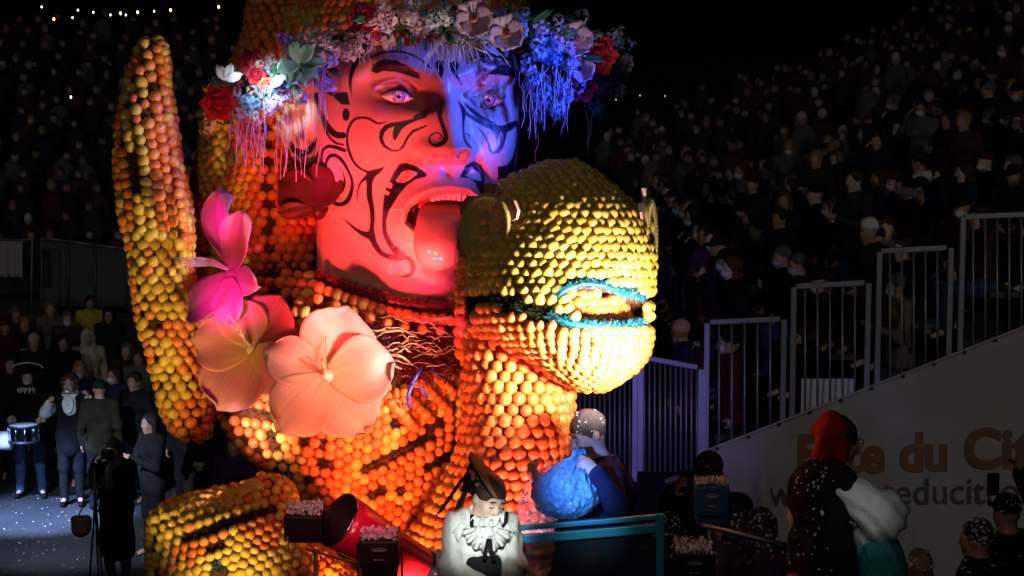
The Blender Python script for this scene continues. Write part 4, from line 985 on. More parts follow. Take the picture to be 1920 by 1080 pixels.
class Body:
    """joints in world space for a person at `base` (feet) facing `deg`"""
    def __init__(s, base, deg, ht=1.72, J=None, hf=None, hu=None, W=None):
        a = math.radians(deg); s.f = np.array([math.cos(a),math.sin(a),0]); s.s = np.array([math.sin(a),-math.cos(a),0]); s.u = np.array([0,0,1.]); s.base = np.array(base,float); s.k = ht/1.72
        D = dict(DEF); D.update(J or {}); s.J = {k: s.base+s.k*(s.s*v[0]+s.f*v[1]+s.u*v[2]) for k,v in D.items()}
        for k, v in (W or {}).items(): s.J[k] = np.array(v,float)
        s.hf = nz(hf) if hf is not None else s.f
        hu = nz(hu) if hu is not None else s.u; s.hs = nz(np.cross(s.hf,hu)); s.hu = np.cross(s.hs,s.hf)
    def H(s, x, y, z): return s.J['head']+s.k*(s.hs*x+s.hf*y+s.hu*z)
    def ax(s): return np.array([s.hs,s.hf,s.hu])
    def head_prims(s, S, fine=True):
        k = s.k; A = s.ax()
        S.ell(s.H(0,-.005,.03),(.076*k,.095*k,.09*k),A,k=.03).ell(s.H(0,.028,-.05),(.056*k,.062*k,.07*k),A,k=.04)
        S.cap(s.H(0,.03,-.105),s.H(0,.055,-.10),.026*k,k=.03)
        S.cap(s.J['neck']-s.u*.03, s.H(0,-.015,-.06), .056*k,.052*k,k=.04)
        S.cap(s.H(0,.088,.012),s.H(0,.104,-.03),.010*k,.0155*k,k=.018)
        if fine:
            S.cap(s.H(-.035,.078,.025),s.H(.035,.078,.025),.014*k,k=.02).cap(s.H(-.04,.066,-.025),s.H(-.034,.06,-.04),.02*k,k=.03).cap(s.H(.04,.066,-.025),s.H(.034,.06,-.04),.02*k,k=.03)
            S.cap(s.H(-.018,.086,-.062),s.H(.018,.086,-.062),.0075*k,k=.008).cap(s.H(-.015,.083,-.076),s.H(.015,.083,-.076),.008*k,k=.008)
            S.ell(s.H(.034,.098,.004),(.017*k,.014*k,.011*k),A,k=.012,op=-1).ell(s.H(-.034,.098,.004),(.017*k,.014*k,.011*k),A,k=.012,op=-1)
        for q in (-1,1): S.ell(s.H(.076*q,-.012,-.008),(.010*k,.02*k,.033*k),A,k=.012)
    def torso_prims(s, S, g=0, low=True):
        J = s.J; k = s.k
        S.cap(J['shL']*.55+J['shR']*.45, J['shR']*.55+J['shL']*.45, .10*k+g,k=.05)
        S.cap(J['chest']-s.s*.07*k, J['chest']+s.s*.07*k, .105*k+g,k=.06).cap(J['waist']-s.s*.05*k, J['waist']+s.s*.05*k, .10*k+g,k=.07)
        if low: S.cap(J['pelvis']-s.s*.07*k, J['pelvis']+s.s*.07*k, .105*k+g,k=.07)
        S.cap(J['shL'],J['shR'],.055*k+g,k=.05)
        S.cap(J['neck']-s.u*.02*k, J['chest'], .06*k+g*.6, .09*k+g, k=.05)
    def arm_prims(s, S, q, g=0, to=1.0, gf=None):
        J = s.J; k = s.k; gf = g if gf is None else gf
        S.cap(J['sh'+q],J['el'+q],.052*k+g,.042*k+g,k=.035); w = J['el'+q]+(J['wr'+q]-J['el'+q])*to; S.cap(J['el'+q],w,.041*k+g,.029*k+gf,k=.03)
    def leg_prims(s, S, q, g=0):
        J = s.J; k = s.k; S.cap(J['hip'+q],J['kn'+q],.085*k+g,.058*k+g,k=.05).cap(J['kn'+q],J['an'+q],.056*k+g,.038*k+g,k=.03)
    def hand_prims(s, S, q, pn=None, curl=.5, d=None, fine=True):
        J = s.J; k = s.k; w = J['wr'+q]; d = nz(w-J['el'+q]) if d is None else nz(d); pn = nz(pn if pn is not None else s.s*(1 if q == 'L' else -1))
        pn = nz(pn-d*(pn@d)); t = np.cross(d,pn)
        if t@s.f < 0: t = -t
        S.ell(w+d*.045*k,(.04*k,.05*k,.018*k),np.array([t,d,pn]),k=.02)
        if not fine: S.cap(w+d*.08*k, w+d*.13*k+pn*.04*k, .026*k, k=.02); return
        for i, L in enumerate((.072,.082,.076,.058)):
            b = w+d*.085*k+t*(.028-.019*i)*k; m1 = b+(d*(1-curl*.6)+pn*curl)*L*.5*k; e = m1+(d*(1-curl*1.5)+pn*(curl*1.4))*L*.5*k
            S.cap(b-d*.02*k,m1,.0095*k,k=.006).cap(m1,e,.009*k,.0075*k,k=.006)
        b = w+d*.03*k+t*.035*k; m1 = b+(t*.6+d*.55+pn*.35)*.04*k; S.cap(b,m1,.012*k,k=.012).cap(m1,m1+(d*.7+pn*.6)*.032*k,.010*k,k=.006)
    def body(s, par, sk, h=.012, fine=True, hands=None, foot=True):
        S = SDF(h); s.torso_prims(S,-.012); s.head_prims(S,fine)
        for q in 'LR': s.arm_prims(S,q,-.004); s.leg_prims(S,q,-.01); hp = (hands or {}).get(q,{}); s.hand_prims(S,q,fine=fine,**hp); S.cap(s.J['an'+q],s.J['to'+q],.035*s.k,.028*s.k,k=.02)
        return obj('body', *S.mesh(), skin(sk), par)
    def eyes(s, par, col=(.02,.015,.012), closed=False):
        for q in (-1,1):
            if closed: obj('eyelashes', *pipe([s.H(.034*q-.015,.092,-.004),s.H(.034*q,.0985,-.007),s.H(.034*q+.015,.092,-.004)],.0028*s.k,5), hairm('dark'), par)
            else:
                e = obj('eye', *SDF(.004).ell(s.H(.034*q,.083,.003),(.014*s.k,.010*s.k,.008*s.k),s.ax()).mesh(pad=.01), mat('eyeball',(.6,.58,.56),.2), par)
                obj('iris', *SDF(.003).ell(s.H(.034*q,.090,.003),(.0065*s.k,.005*s.k,.0068*s.k),s.ax()).mesh(pad=.008), mat('dark_iris',(.02,.013,.01),.15), e)
            obj('eyebrow', *pipe([s.H(.034*q-.02,.092,.026),s.H(.034*q,.099,.031),s.H(.034*q+.02,.092,.026)],.0042*s.k,5), hairm('dark'), par)
        obj('mouth_line', *pipe([s.H(-.022,.086,-.069),s.H(0,.094,-.069),s.H(.022,.086,-.069)],.0026*s.k,5), mat('lip',(.25,.08,.07),.4), par)
    def hair(s, par, kind, colm, h=.012, nm=None):
        S = SDF(h); A = s.ax(); k = s.k
        if kind in ('short','long','bob'):
            S.ell(s.H(0,-.012,.038),(.086*k,.102*k,.094*k),A,k=.01)
            if kind == 'long':
                for x in (-1,1): S.cap(s.H(.07*x,-.02,0),s.H(.085*x,.0,-.26),.032*k,.03*k,k=.03)
                S.cap(s.H(0,-.07,0),s.H(0,-.08,-.28),.06*k,.05*k,k=.05)
            if kind == 'bob':
                for x in (-1,1): S.cap(s.H(.075*x,-.01,0),s.H(.08*x,.0,-.11),.028*k,.026*k,k=.03)
                S.cap(s.H(0,-.07,0),s.H(0,-.075,-.11),.06*k,.055*k,k=.04)
            S.ell(s.H(0,.125,-.075),(.062*k,.11*k,.115*k),A,k=.02,op=-1)
            if kind == 'short': S.ell(s.H(0,.03,-.13),(.2*k,.13*k,.10*k),A,k=.015,op=-1)
            V, Fc = S.mesh(fold(.004,70))
        elif kind == 'curly':
            for i in range(70):
                d = rng.normal(size=3); d /= np.linalg.norm(d)
                if d[1] > .35 and d[2] < .45: continue
                S.ell(s.H(*(d*np.array([.10,.105,.11])+np.array([0,-.02,.02+(-.04 if d[2] < 0 else 0)]))),(.033*k,)*3,A,k=.012)
            V, Fc = S.mesh()
        elif kind == 'beanie':
            S.ell(s.H(0,-.008,.055),(.088*k,.102*k,.095*k),A,k=.01).ell(s.H(0,.0,-.07),(.2*k,.2*k,.10*k),A,k=.01,op=-1); V, Fc = S.mesh(fold(.003,60))
        elif kind == 'hood':
            S.ell(s.H(0,-.025,.01),(.115*k,.125*k,.14*k),A,k=.02).cap(s.H(-.05,-.02,-.15),s.H(.05,-.02,-.15),.09*k,k=.05).ell(s.H(0,.13,-.01),(.075*k,.12*k,.10*k),A,k=.02,op=-1); V, Fc = S.mesh(fold(.005,30))
        elif kind == 'cap':
            S.ell(s.H(0,-.005,.05),(.086*k,.102*k,.085*k),A,k=.01).ell(s.H(0,.12,.035),(.07*k,.07*k,.012*k),A,k=.02).ell(s.H(0,.0,-.07),(.2*k,.1*k,.10*k),A,k=.01,op=-1); V, Fc = S.mesh()
        return obj(nm or {'beanie':'beanie','hood':'hood','cap':'peaked_cap'}.get(kind,'hair'), V, Fc, colm, par)
    def mask(s, par, colm, h=.01):
        S = SDF(h); A = s.ax(); k = s.k; S.ell(s.H(0,.035,-.06),(.066*k,.083*k,.055*k),A,k=.01).ell(s.H(0,-.08,-.06),(.2*k,.12*k,.2*k),A,k=.01,op=-1); return obj('face_mask', *S.mesh(), colm, par)
    def top(s, par, m, g=.018, h=.012, nm='jacket', hem=None, arms='LR', to=1.0, amp=.006, gf=None, low=True):
        S = SDF(h); s.torso_prims(S,g,low)
        for q in arms: s.arm_prims(S,q,g,to,gf)
        if hem:
            J = s.J; lo = J['pelvis']*1; lo[2] = s.base[2]+hem*s.k
            S.cap(J['pelvis']-s.s*.06,lo-s.s*.09,.095+g,.095+g,k=.06).cap(J['pelvis']+s.s*.06,lo+s.s*.09,.095+g,.095+g,k=.06).cap(J['pelvis'],lo,.10+g,.10+g,k=.06)
        S.ell(s.J['neck']+s.u*.085*s.k,(.10*s.k,.10*s.k,.06*s.k),k=.02,op=-1)
        return obj(nm, *S.mesh(fold(amp)), m, par)
    def trousers(s, par, m, g=.015, h=.012, nm='trousers'):
        S = SDF(h); J = s.J; S.cap(J['pelvis']-s.s*.07*s.k,J['pelvis']+s.s*.07*s.k,.105*s.k+g,k=.07)
        for q in 'LR': s.leg_prims(S,q,g)
        return obj(nm, *S.mesh(fold(.006,26)), m, par)
    def shoes(s, par, m, h=.012):
        for q in 'LR':
            S = SDF(h); t = nz(s.J['to'+q]-s.J['an'+q]); S.cap(s.J['an'+q]-s.u*.035,s.J['to'+q],.043*s.k,.035*s.k,k=.03).cap(s.J['an'+q]-s.u*.045-t*.03,s.J['an'+q]-s.u*.03,.04*s.k,k=.03); obj('shoe', *S.mesh(), m, par)
def flakes(par, srcs, n, size=.012, fn=None, lift=.004, seed=1):
    """paper confetti lying on the meshes of srcs (children of the same thing)"""
    r2 = np.random.default_rng(seed); Vs = []
    for o in srcs:
        me = o.data; org = WLOC[o.name]; P_ = np.array([v.co[:] for v in me.vertices]); N_ = np.array([v.normal[:] for v in me.vertices]); 
        k = 0
        for i in r2.permutation(len(P_)):
            p = P_[i]+org
            if N_[i]@(-FW) < .0 and N_[i][2] < .5: continue
            if fn and r2.random() > fn(*proj(p)[:2], N_[i]): continue
            nn = N_[i]+r2.normal(0,.35,3); a = np.cross(nn,r2.normal(size=3)); a /= np.linalg.norm(a); b = np.cross(nn/np.linalg.norm(nn),a); q = p+N_[i]*lift; z = size*r2.uniform(.6,1.2)
            Vs.append(np.array([q-a*z-b*z*.7,q+a*z-b*z*.7,q+a*z+b*z*.7,q-a*z+b*z*.7])*1.0 if False else np.array([q-a*z*.5-b*z*.4,q+a*z*.5-b*z*.4,q+a*z*.5+b*z*.4,q-a*z*.5+b*z*.4])); k += 1
            if k >= n: break
    if Vs:
        V = np.vstack(Vs); obj('confetti', V, np.arange(len(V)).reshape(-1,4).tolist(), M_CONF, par, smooth=False, kind='stuff')

# ================================================================== PEOPLE ON THE FLOAT
def above(px, py, d, neck=1.44):
    p = P(px,py,d); return np.array([p[0],p[1],p[2]-neck])
# --- woman in folk costume
D = 11.8; b = above(903,972,D)
wm = thing('person', 'woman in white ruffled blouse, black bodice and flat straw hat, looking down', 'person', b)
hf = nz(.50*RT-.80*np.array([0,1,0])-np.array([0,0,.36])); hu = nz(np.array([.28,-.12,.95]))
B = Body(b, -78, 1.68, W=dict(head=P(916,934,D-.05), shR=P(858,987,D), shL=P(948,987,D), elR=P(848,1068,D-.02), elL=P(960,1066,D-.04), wrR=P(905,1098,D-.25), wrL=P(965,1074,D-.27), neck=P(908,972,D), chest=P(903,1020,D)), hf=hf, hu=hu)
bo = B.body(wm,'pale',.008,hands=dict(L=dict(d=(-.3,-.8,-.1),pn=(0,0,-1)),R=dict(d=(.3,-.8,0),pn=(0,0,-1)))); B.eyes(wm, closed=True)
M_BLOUSE = mat('white_cotton',(.60,.64,.60),.85,.2,var=.06,vs=20,bump=.5,bs=26)
S = SDF(.009); B.torso_prims(S,.02,False)
for q in 'LR': S.cap(B.J['sh'+q],B.J['el'+q],.066,.074,k=.04).cap(B.J['el'+q],B.J['wr'+q],.074,.048,k=.04)
S.ell(B.J['neck']+np.array([.01,-.03,.06]),(.085,.08,.075),k=.02,op=-1)
blouse = obj('blouse', *S.mesh(foldv(.007,90,(1,.3,0),(0,0,1))), M_BLOUSE, wm)
S = SDF(.009); J = B.J; o_ = B.f*.045; S.cap(J['chest']-B.u*.13-B.s*.03+o_,J['chest']-B.u*.13+B.s*.03+o_,.125,k=.05).cap(J['waist']-B.s*.04+o_,J['waist']+B.s*.04+o_,.13,k=.06).cap(J['chest']-B.u*.12+B.s*.03+o_,J['chest']+B.u*.02+B.s*.085+o_*.6,.06,.035,k=.03).cap(J['chest']-B.u*.12-B.s*.03+o_,J['chest']+B.u*.02-B.s*.085+o_*.6,.06,.035,k=.03)
obj('bodice', *S.mesh(fold(.003)), cloth('black'), wm)
S = SDF(.02).cap(J['waist'],B.base+np.array([0,0,.35]),.15,.32,k=.05); obj('skirt', *S.mesh(fold(.012,14)), cloth('red'), wm); B.shoes(wm, cloth('black'), .02)
# ruffled collar: two gathered frills
def frill(c, r0, r1, n=90, ph=0, drop=.0, ax=None, arc=(0,2*math.pi)):
    e1, e2, up = ax; V = []; t = np.linspace(*arc, n)
    for i, tt in enumerate(t):
        e = e1*math.cos(tt)+e2*math.sin(tt); w = math.sin(tt*16+ph)
        for rr, z in ((r0,0.),((r0*2+r1)/3,.012*w),((r0+2*r1)/3,.022*w-drop*.5),(r1,.03*w-drop)): V.append(c+e*rr+up*(z+ .02))
    return np.array(V), [[i*4+k,i*4+k+1,(i+1)*4+k+1,(i+1)*4+k] for i in range(n-1) for k in range(3)]
nc = B.J['neck']+np.array([.0,-.02,-.0])
for r0, r1, dz, drop in ((.075,.13,.01,.02),(.12,.19,-.03,.06)):
    solid(obj('ruffled_collar', *frill(nc+np.array([0,0,dz]), r0, r1, drop=drop, ph=r0*40, ax=(RT,np.array([0,1.,0]),np.array([.05,-.30,1]))), M_BLOUSE, wm), .004)
V, Fc = frill(P(913,985,D-.155), .06, .135, 80, ax=(RT*.95,-UPV,-FW), arc=(.15,math.pi-.15)); solid(obj('jabot', V, Fc, M_BLOUSE, wm), .004)
rbm = cloth('black')
def ribbon(par, pts, w, nm='ribbon', m=None, side=RT):
    pts = np.array(pts); n = len(pts); V = np.vstack([pts-side*w, pts+side*w]); return solid(obj(nm, V, [[i,i+1,n+i+1,n+i] for i in range(n-1)], m or rbm, par), .004)
ribbon(wm, [P(918,1010,D-.20),P(920,1030,D-.22),P(926,1052,D-.21)], .012, 'bow_ribbon'); ribbon(wm, [P(916,1010,D-.20),P(910,1032,D-.22),P(908,1050,D-.21)], .010, 'bow_ribbon')
ribbon(wm, [P(885,965,D-.10),P(884,985,D-.15),P(892,1000,D-.16)], .01, 'choker_ribbon'); ribbon(wm, [P(950,960,D-.12),P(948,980,D-.13),P(940,990,D-.14)], .01, 'choker_ribbon')
B.hair(wm,'short',hairm('brown'),.009)
bun = obj('hair_bun', *SDF(.01).ell(B.H(0,-.10,.02),(.055,.05,.055)).mesh(), hairm('brown'), wm)
# hat: straw disc tilted forward with a black lace underside and ribbons
hat2 = thing('straw_hat', 'flat straw disc hat with black lining and long black ribbons on the bowing woman', 'hat', B.H(0,-.03,.10))
hc = P(916,895,D-.02); hn = nz(np.array([.82,-.05,.57])); h1 = nz(np.cross(hn,[0,1,0])); h2 = np.cross(hn,h1)
def discm(c, r, n, z0, z1, hole=0): 
    t = np.linspace(0,2*math.pi,n+1)[:-1]; V = [c+hn*z0*1.0]+[c+(h1*math.cos(a)+h2*math.sin(a))*r*q+hn*(z0+(z1-z0)*q) for q in (.33,.66,1.) for a in t]; Fc = [[0,1+k,1+(k+1)%n] for k in range(n)]+[[1+i*n+k,1+(i+1)*n+k,1+(i+1)*n+(k+1)%n,1+i*n+(k+1)%n] for i in range(2) for k in range(n)]; return np.array(V), Fc
M_STRAW = mat('brown_straw',(.30,.17,.09),.7,.3,var=.3,vs=60,bump=.5,bs=120)
solid(obj('straw_disc', *discm(hc, .165, 40, .03, -.005), M_STRAW, hat2), .008)
solid(obj('black_lining', *discm(hc-hn*.012, .155, 40, .028, -.006), cloth('black'), hat2), .006)
obj('lace_crown', *SDF(.01).ell(hc-hn*.045-h1*.0,(.08,.085,.075),k=.02).ell(P(887,905,D),(.05,.06,.06),k=.04).mesh(fold(.006,50)), cloth('black'), hat2)
for pts, w in (([P(882,880,D-.03),P(862,905,D-.02),P(842,935,D-.02),P(822,964,D-.02)],.020), ([P(890,890,D-.05),P(876,915,D-.05),P(862,945,D-.05),P(858,955,D-.05)],.024), ([P(888,862,D-.03),P(878,890,D-.03),P(870,920,D-.03)],.022)): ribbon(hat2, pts, w, 'hat_ribbon', None, nz(RT*.8+UPV*.45))
for k in range(9): obj('lace_flower', *floret(P(893+rng.uniform(-14,16),890+rng.uniform(-18,25),D-.10), -FW, .014), mat('pink_lace',(.5,.25,.3),.6), hat2, smooth=False)
# basket handle at her hands
bk = thing('basket', 'small straw basket with yellow handle held by the woman', 'basket', P(985,1110,D-.3)-np.array([0,0,.1]))
obj('basket_handle', *pipe([P(940,1110,D-.3),P(955,1080,D-.3),P(972,1062,D-.3),P(992,1066,D-.3),P(1006,1085,D-.3),P(1012,1115,D-.3)], .011, 8), mat('yellow_cane',(.55,.38,.10),.5,.4,var=.2), bk)
obj('basket_bowl', *Tube([(975,1100,0,38,.11),(975,1125,0,42,.12),(975,1150,0,34,.1),(975,1160,0,20,.06)],D-.3).grid(10,24), M_STRAW, bk)
# --- man blowing into blue sack
D = 12.45; b = above(1128,868,D,1.50)
mn = thing('person', 'grey haired man in dark navy jacket holding a blue sack to his mouth', 'person', b)
B = Body(b, 200, 1.76, W=dict(head=P(1103,812,D-.04), neck=P(1128,862,D+.02), shR=P(1122,893,D-.20+.35), shL=P(1140,895,D-.12), chest=P(1142,925,D+.06), elL=P(1158,950,D-.30), elR=P(1062,935,D+.10), wrL=P(1116,882,D-.36), wrR=P(1012,905,D-.22), waist=P(1150,990,D+.06), pelvis=P(1152,1040,D+.06)), hf=(-.86,-.36,-.36), hu=(-.28,-.1,.95))
B.body(mn,'fair',.008,hands=dict(L=dict(d=(-.85,.1,.55),pn=(-.2,.9,-.3),curl=.75),R=dict(d=(-.5,-.3,.75),pn=(.6,.5,-.2),curl=.75))); B.eyes(mn, closed=True)
B.hair(mn,'short',mat('hair_salt',(.055,.055,.06),.5,.4,var=.5,vs=40,bump=.7,bs=90,aniso=(3,3,.5)),.008)
jk = B.top(mn, cloth('navy'), .026, .010, 'jacket', to=.9)
S = SDF(.01); S.cap(B.J['neck']-B.u*.03-B.s*.04,B.J['neck']-B.u*.03+B.s*.04,.085,k=.03).ell(B.J['neck']+B.u*.05,(.075,.075,.09),k=.02,op=-1); cl_ = obj('collar', *S.mesh(fold(.004)), cloth('black'), mn)
B.trousers(mn, cloth('black'), h=.02); B.shoes(mn, cloth('black'), .02)
hr = [o for o in mn.children if o.name.startswith('hair')]
flakes(mn, hr+[cl_], 30, .010, seed=4); 
# the sack
sk2 = thing('plastic_sack', 'bulging translucent blue plastic sack of confetti behind the rail', 'sack', P(1060,985,D-.25))
def wr(T, nt=70, nth=96, amp=.012, tight=0):
    ts = np.linspace(0,1,nt); th = np.arange(nth)*2*math.pi/nth; V, Fc = T.grid(nt,nth); C, N, hw, hd = T.frame(np.repeat(ts,nth)); t2 = np.tile(th,nt); tt = np.repeat(ts,nth)
    r = np.sin(t2*11+3*np.sin(tt*5))*np.exp(-tt*2.2)+.55*np.sin(t2*23+tt*9)*np.exp(-tt*1.5)+.5*np.sin(tt*16+2*np.sin(t2*3))*np.sin(t2*5+1)+.35*np.sin(tt*41+4*np.sin(t2*7))*np.sin(t2*13+2*np.sin(tt*9)); d = V-C; d /= np.linalg.norm(d,axis=1)[:,None]+1e-9
    return V+d*(amp*r*np.minimum(1,hw/.06))[:,None], Fc
M_SACK = mat('blue_film',(.16,.44,.66),.18,.7,bump=1.0,bs=34,translucent=.35,var=.6,vs=46); 
sackT = Tube([(1086,842,0,9,.03),(1085,856,0,13,.04),(1078,874,0,36,.10),(1070,895,0,54,.14),(1064,920,0,63,.17),(1061,945,0,58,.16),(1059,962,0,42,.12),(1058,972,0,20,.06)], D-.28)
sb = obj('sack_body', *wr(sackT,90,140,.02), M_SACK, sk2)
filmT = Tube([(1072,862,.06,10,.03),(1045,875,.06,20,.05),(1028,892,.06,30,.08),(1014,920,.06,34,.09),(1008,950,.06,36,.09),(1006,980,.06,38,.09),(1006,1000,.06,30,.07)], D-.22)
M_FILM = mat('clear_film',(.20,.42,.60),.15,.7,alpha=.35,bump=.4,bs=30)
obj('clear_lining', *wr(filmT,50,60,.010), M_FILM, sk2); flakes(sk2, [o for o in sk2.children], 420, .010, fn=lambda x,y,n: .35 if y > 870 else .05, seed=9)
# --- turquoise railing in front of him
M_TQ = mat('turquoise_paint',(.02,.34,.60),.35,.5,var=.15,vs=10)
rl = thing('railing', 'turquoise painted metal railing in front of the man with the sack', 'railing', P(1110,1080,12.0)-np.array([0,0,1.05]))
A0, A1 = P(950,992,12.05), P(1238,968,12.0)
for nm, dz in (('top_rail',0),('middle_rail',-.062)): bevel(obj(nm, *(lambda a,c: (lambda ax: box((a+c)/2,(np.linalg.norm(c-a),.035,.028 if nm == 'top_rail' else .05),ax))((nz(c-a),nz(np.cross([0,0,1],c-a)),np.array([0,0,1.]))))(A0+np.array([0,0,dz]),A1+np.array([0,0,dz])), M_TQ, rl, smooth=False), .006)
for p in (A0, A1): bevel(obj('post', *box(p+np.array([0,0,-.55]),(.042,.042,1.13)), M_TQ, rl, smooth=False), .006)
q = (A0+A1)/2+np.array([0,.0,-.60]); obj('panel', *box(q,(np.linalg.norm(A1-A0)-.05,.008,1.0),(nz(A1-A0),nz(np.cross([0,0,1],A1-A0)),np.array([0,0,1.]))), mat('panel_film',(.05,.08,.13),.12,.5,alpha=.22,bump=.3,bs=8), rl, smooth=False)
# --- man in red cap
D = 11.7; b = above(1560,872,D,1.55)
rm = thing('person', 'man in red knitted cap, black waistcoat and billowing white sleeves seen from behind', 'person', b)
B = Body(b, 30, 1.84, W=dict(head=P(1572,828,D), neck=P(1556,868,D), shL=P(1512,905,D+.06), shR=P(1580,908,D-.16), chest=P(1542,945,D), waist=P(1540,1020,D), pelvis=P(1540,1075,D), elR=P(1652,966,D-.12), wrR=P(1622,1012,D+.0), elL=P(1520,980,D+.30), wrL=P(1600,1010,D+.25)), hf=(.86,.48,-.12), hu=(.05,0,1))
B.body(rm,'ruddy',.009); B.hair(rm,'short',hairm('dark'),.010)
S = SDF(.009); A = B.ax(); S.ell(B.H(0,-.02,.045),(.094,.11,.09),A,k=.02).cap(P(1564,800,D),P(1559,780,D),.075,.028,k=.05).cap(P(1552,796,D),P(1523,809,D),.05,.016,k=.03).cap(P(1556,784,D),P(1530,802,D),.03,.02,k=.03).cap(B.H(0,-.06,.02),B.H(0,-.085,-.10),.075,.05,k=.03).ell(B.H(0,.12,-.06),(.2,.11,.11),A,k=.01,op=-1)
S.cap(B.H(-.06,-.02,0),B.H(-.065,-.02,-.08),.03,k=.03).cap(B.H(.06,-.02,0),B.H(.065,-.02,-.08),.03,k=.03)
obj('red_cap', *S.mesh(fold(.006,40)), mat('red_wool',(.42,.012,.015),.85,.2,var=.2,vs=40,bump=.5,bs=120), rm)
S = SDF(.010); B.torso_prims(S,.03); S.ell(B.J['neck']+B.u*.09,(.09,.09,.06),k=.02,op=-1); vest = obj('waistcoat', *S.mesh(fold(.009,26)), cloth('black'), rm)
S = SDF(.010); M_SLV = mat('white_linen',(.55,.62,.60),.8,.2,var=.08,vs=18,bump=.5,bs=24)
S.cap(B.J['shR'],B.J['elR'],.085,.125,k=.06).cap(B.J['elR'],B.J['wrR'],.12,.075,k=.06).cap(B.J['shL'],B.J['elL'],.085,.11,k=.05).cap(B.J['elL'],B.J['wrL'],.11,.06,k=.05)
obj('shirt_sleeves', *S.mesh(foldv(.010,80,nz(np.cross(B.J['elR']-B.J['shR'],[0,1,0])),nz(B.J['elR']-B.J['shR']))), M_SLV, rm)
S = SDF(.009).cap(B.J['neck']-B.u*.02-B.s*.02,B.J['neck']-B.u*.02+B.s*.02,.085,k=.03).ell(B.J['neck']+B.u*.06,(.085,.085,.065),k=.01,op=-1).ell(B.J['neck']-B.u*.10,(.2,.2,.07),k=.01,op=-1); obj('shirt_collar', *S.mesh(), M_SLV, rm)
S = SDF(.012).cap(P(1508,1124,D),P(1575,1124,D),.155,k=.02); sash = obj('striped_sash', *S.mesh(), mat('red_sash',(.30,.03,.03),.8), rm)
for i in range(15):
    x = 1474+i*4.2; obj('sash_stripe', *pipe([P(x,1070,D-.17+.0012*(x-1540)**2*.05),P(x,1082,D-.17+.0012*(x-1540)**2*.05)],.0035,5), mat('pale_stripe',(.6,.42,.36),.8), sash)
B.trousers(rm, cloth('black'), h=.02); B.shoes(rm, cloth('black'), .02)
gl_ = thing('spectacles', 'thin dark spectacles worn by the red capped man', 'glasses', B.H(0,.1,.0))
for q in (-1,1):
    t = np.linspace(0,2*math.pi,17); obj('lens_rim', *pipe([B.H(.034*q+.022*math.cos(a),.112,.004+.018*math.sin(a)) for a in t],.0025,5,False), mat('dark_metal',(.03,.03,.03),.3,metal=1), gl_)
    obj('temple', *pipe([B.H(.058*q,.108,.006),B.H(.078*q,.0,.004)],.0025,5), mat('dark_metal',(.03,.03,.03),.3,metal=1), gl_)
flakes(rm, [vest], 90, .013, fn=lambda x,y,n: (.9 if y < 920 else .25)*(1 if x < 1560 else .3), seed=12)
ts_ = thing('teal_sack', 'teal glittering sack of confetti held by the red capped man', 'sack', P(1648,1085,D))
tT = Tube([(1632,992,0,16,.05),(1640,1006,0,34,.10),(1648,1030,0,44,.14),(1652,1060,0,46,.15),(1652,1090,0,48,.15),(1650,1120,0,44,.14)], D-.02)
tb2 = obj('sack_body', *wr(tT,40,64,.008), mat('teal_sequin',(.03,.30,.36),.35,.6,var=.5,vs=90,bump=.6,bs=120), ts_)
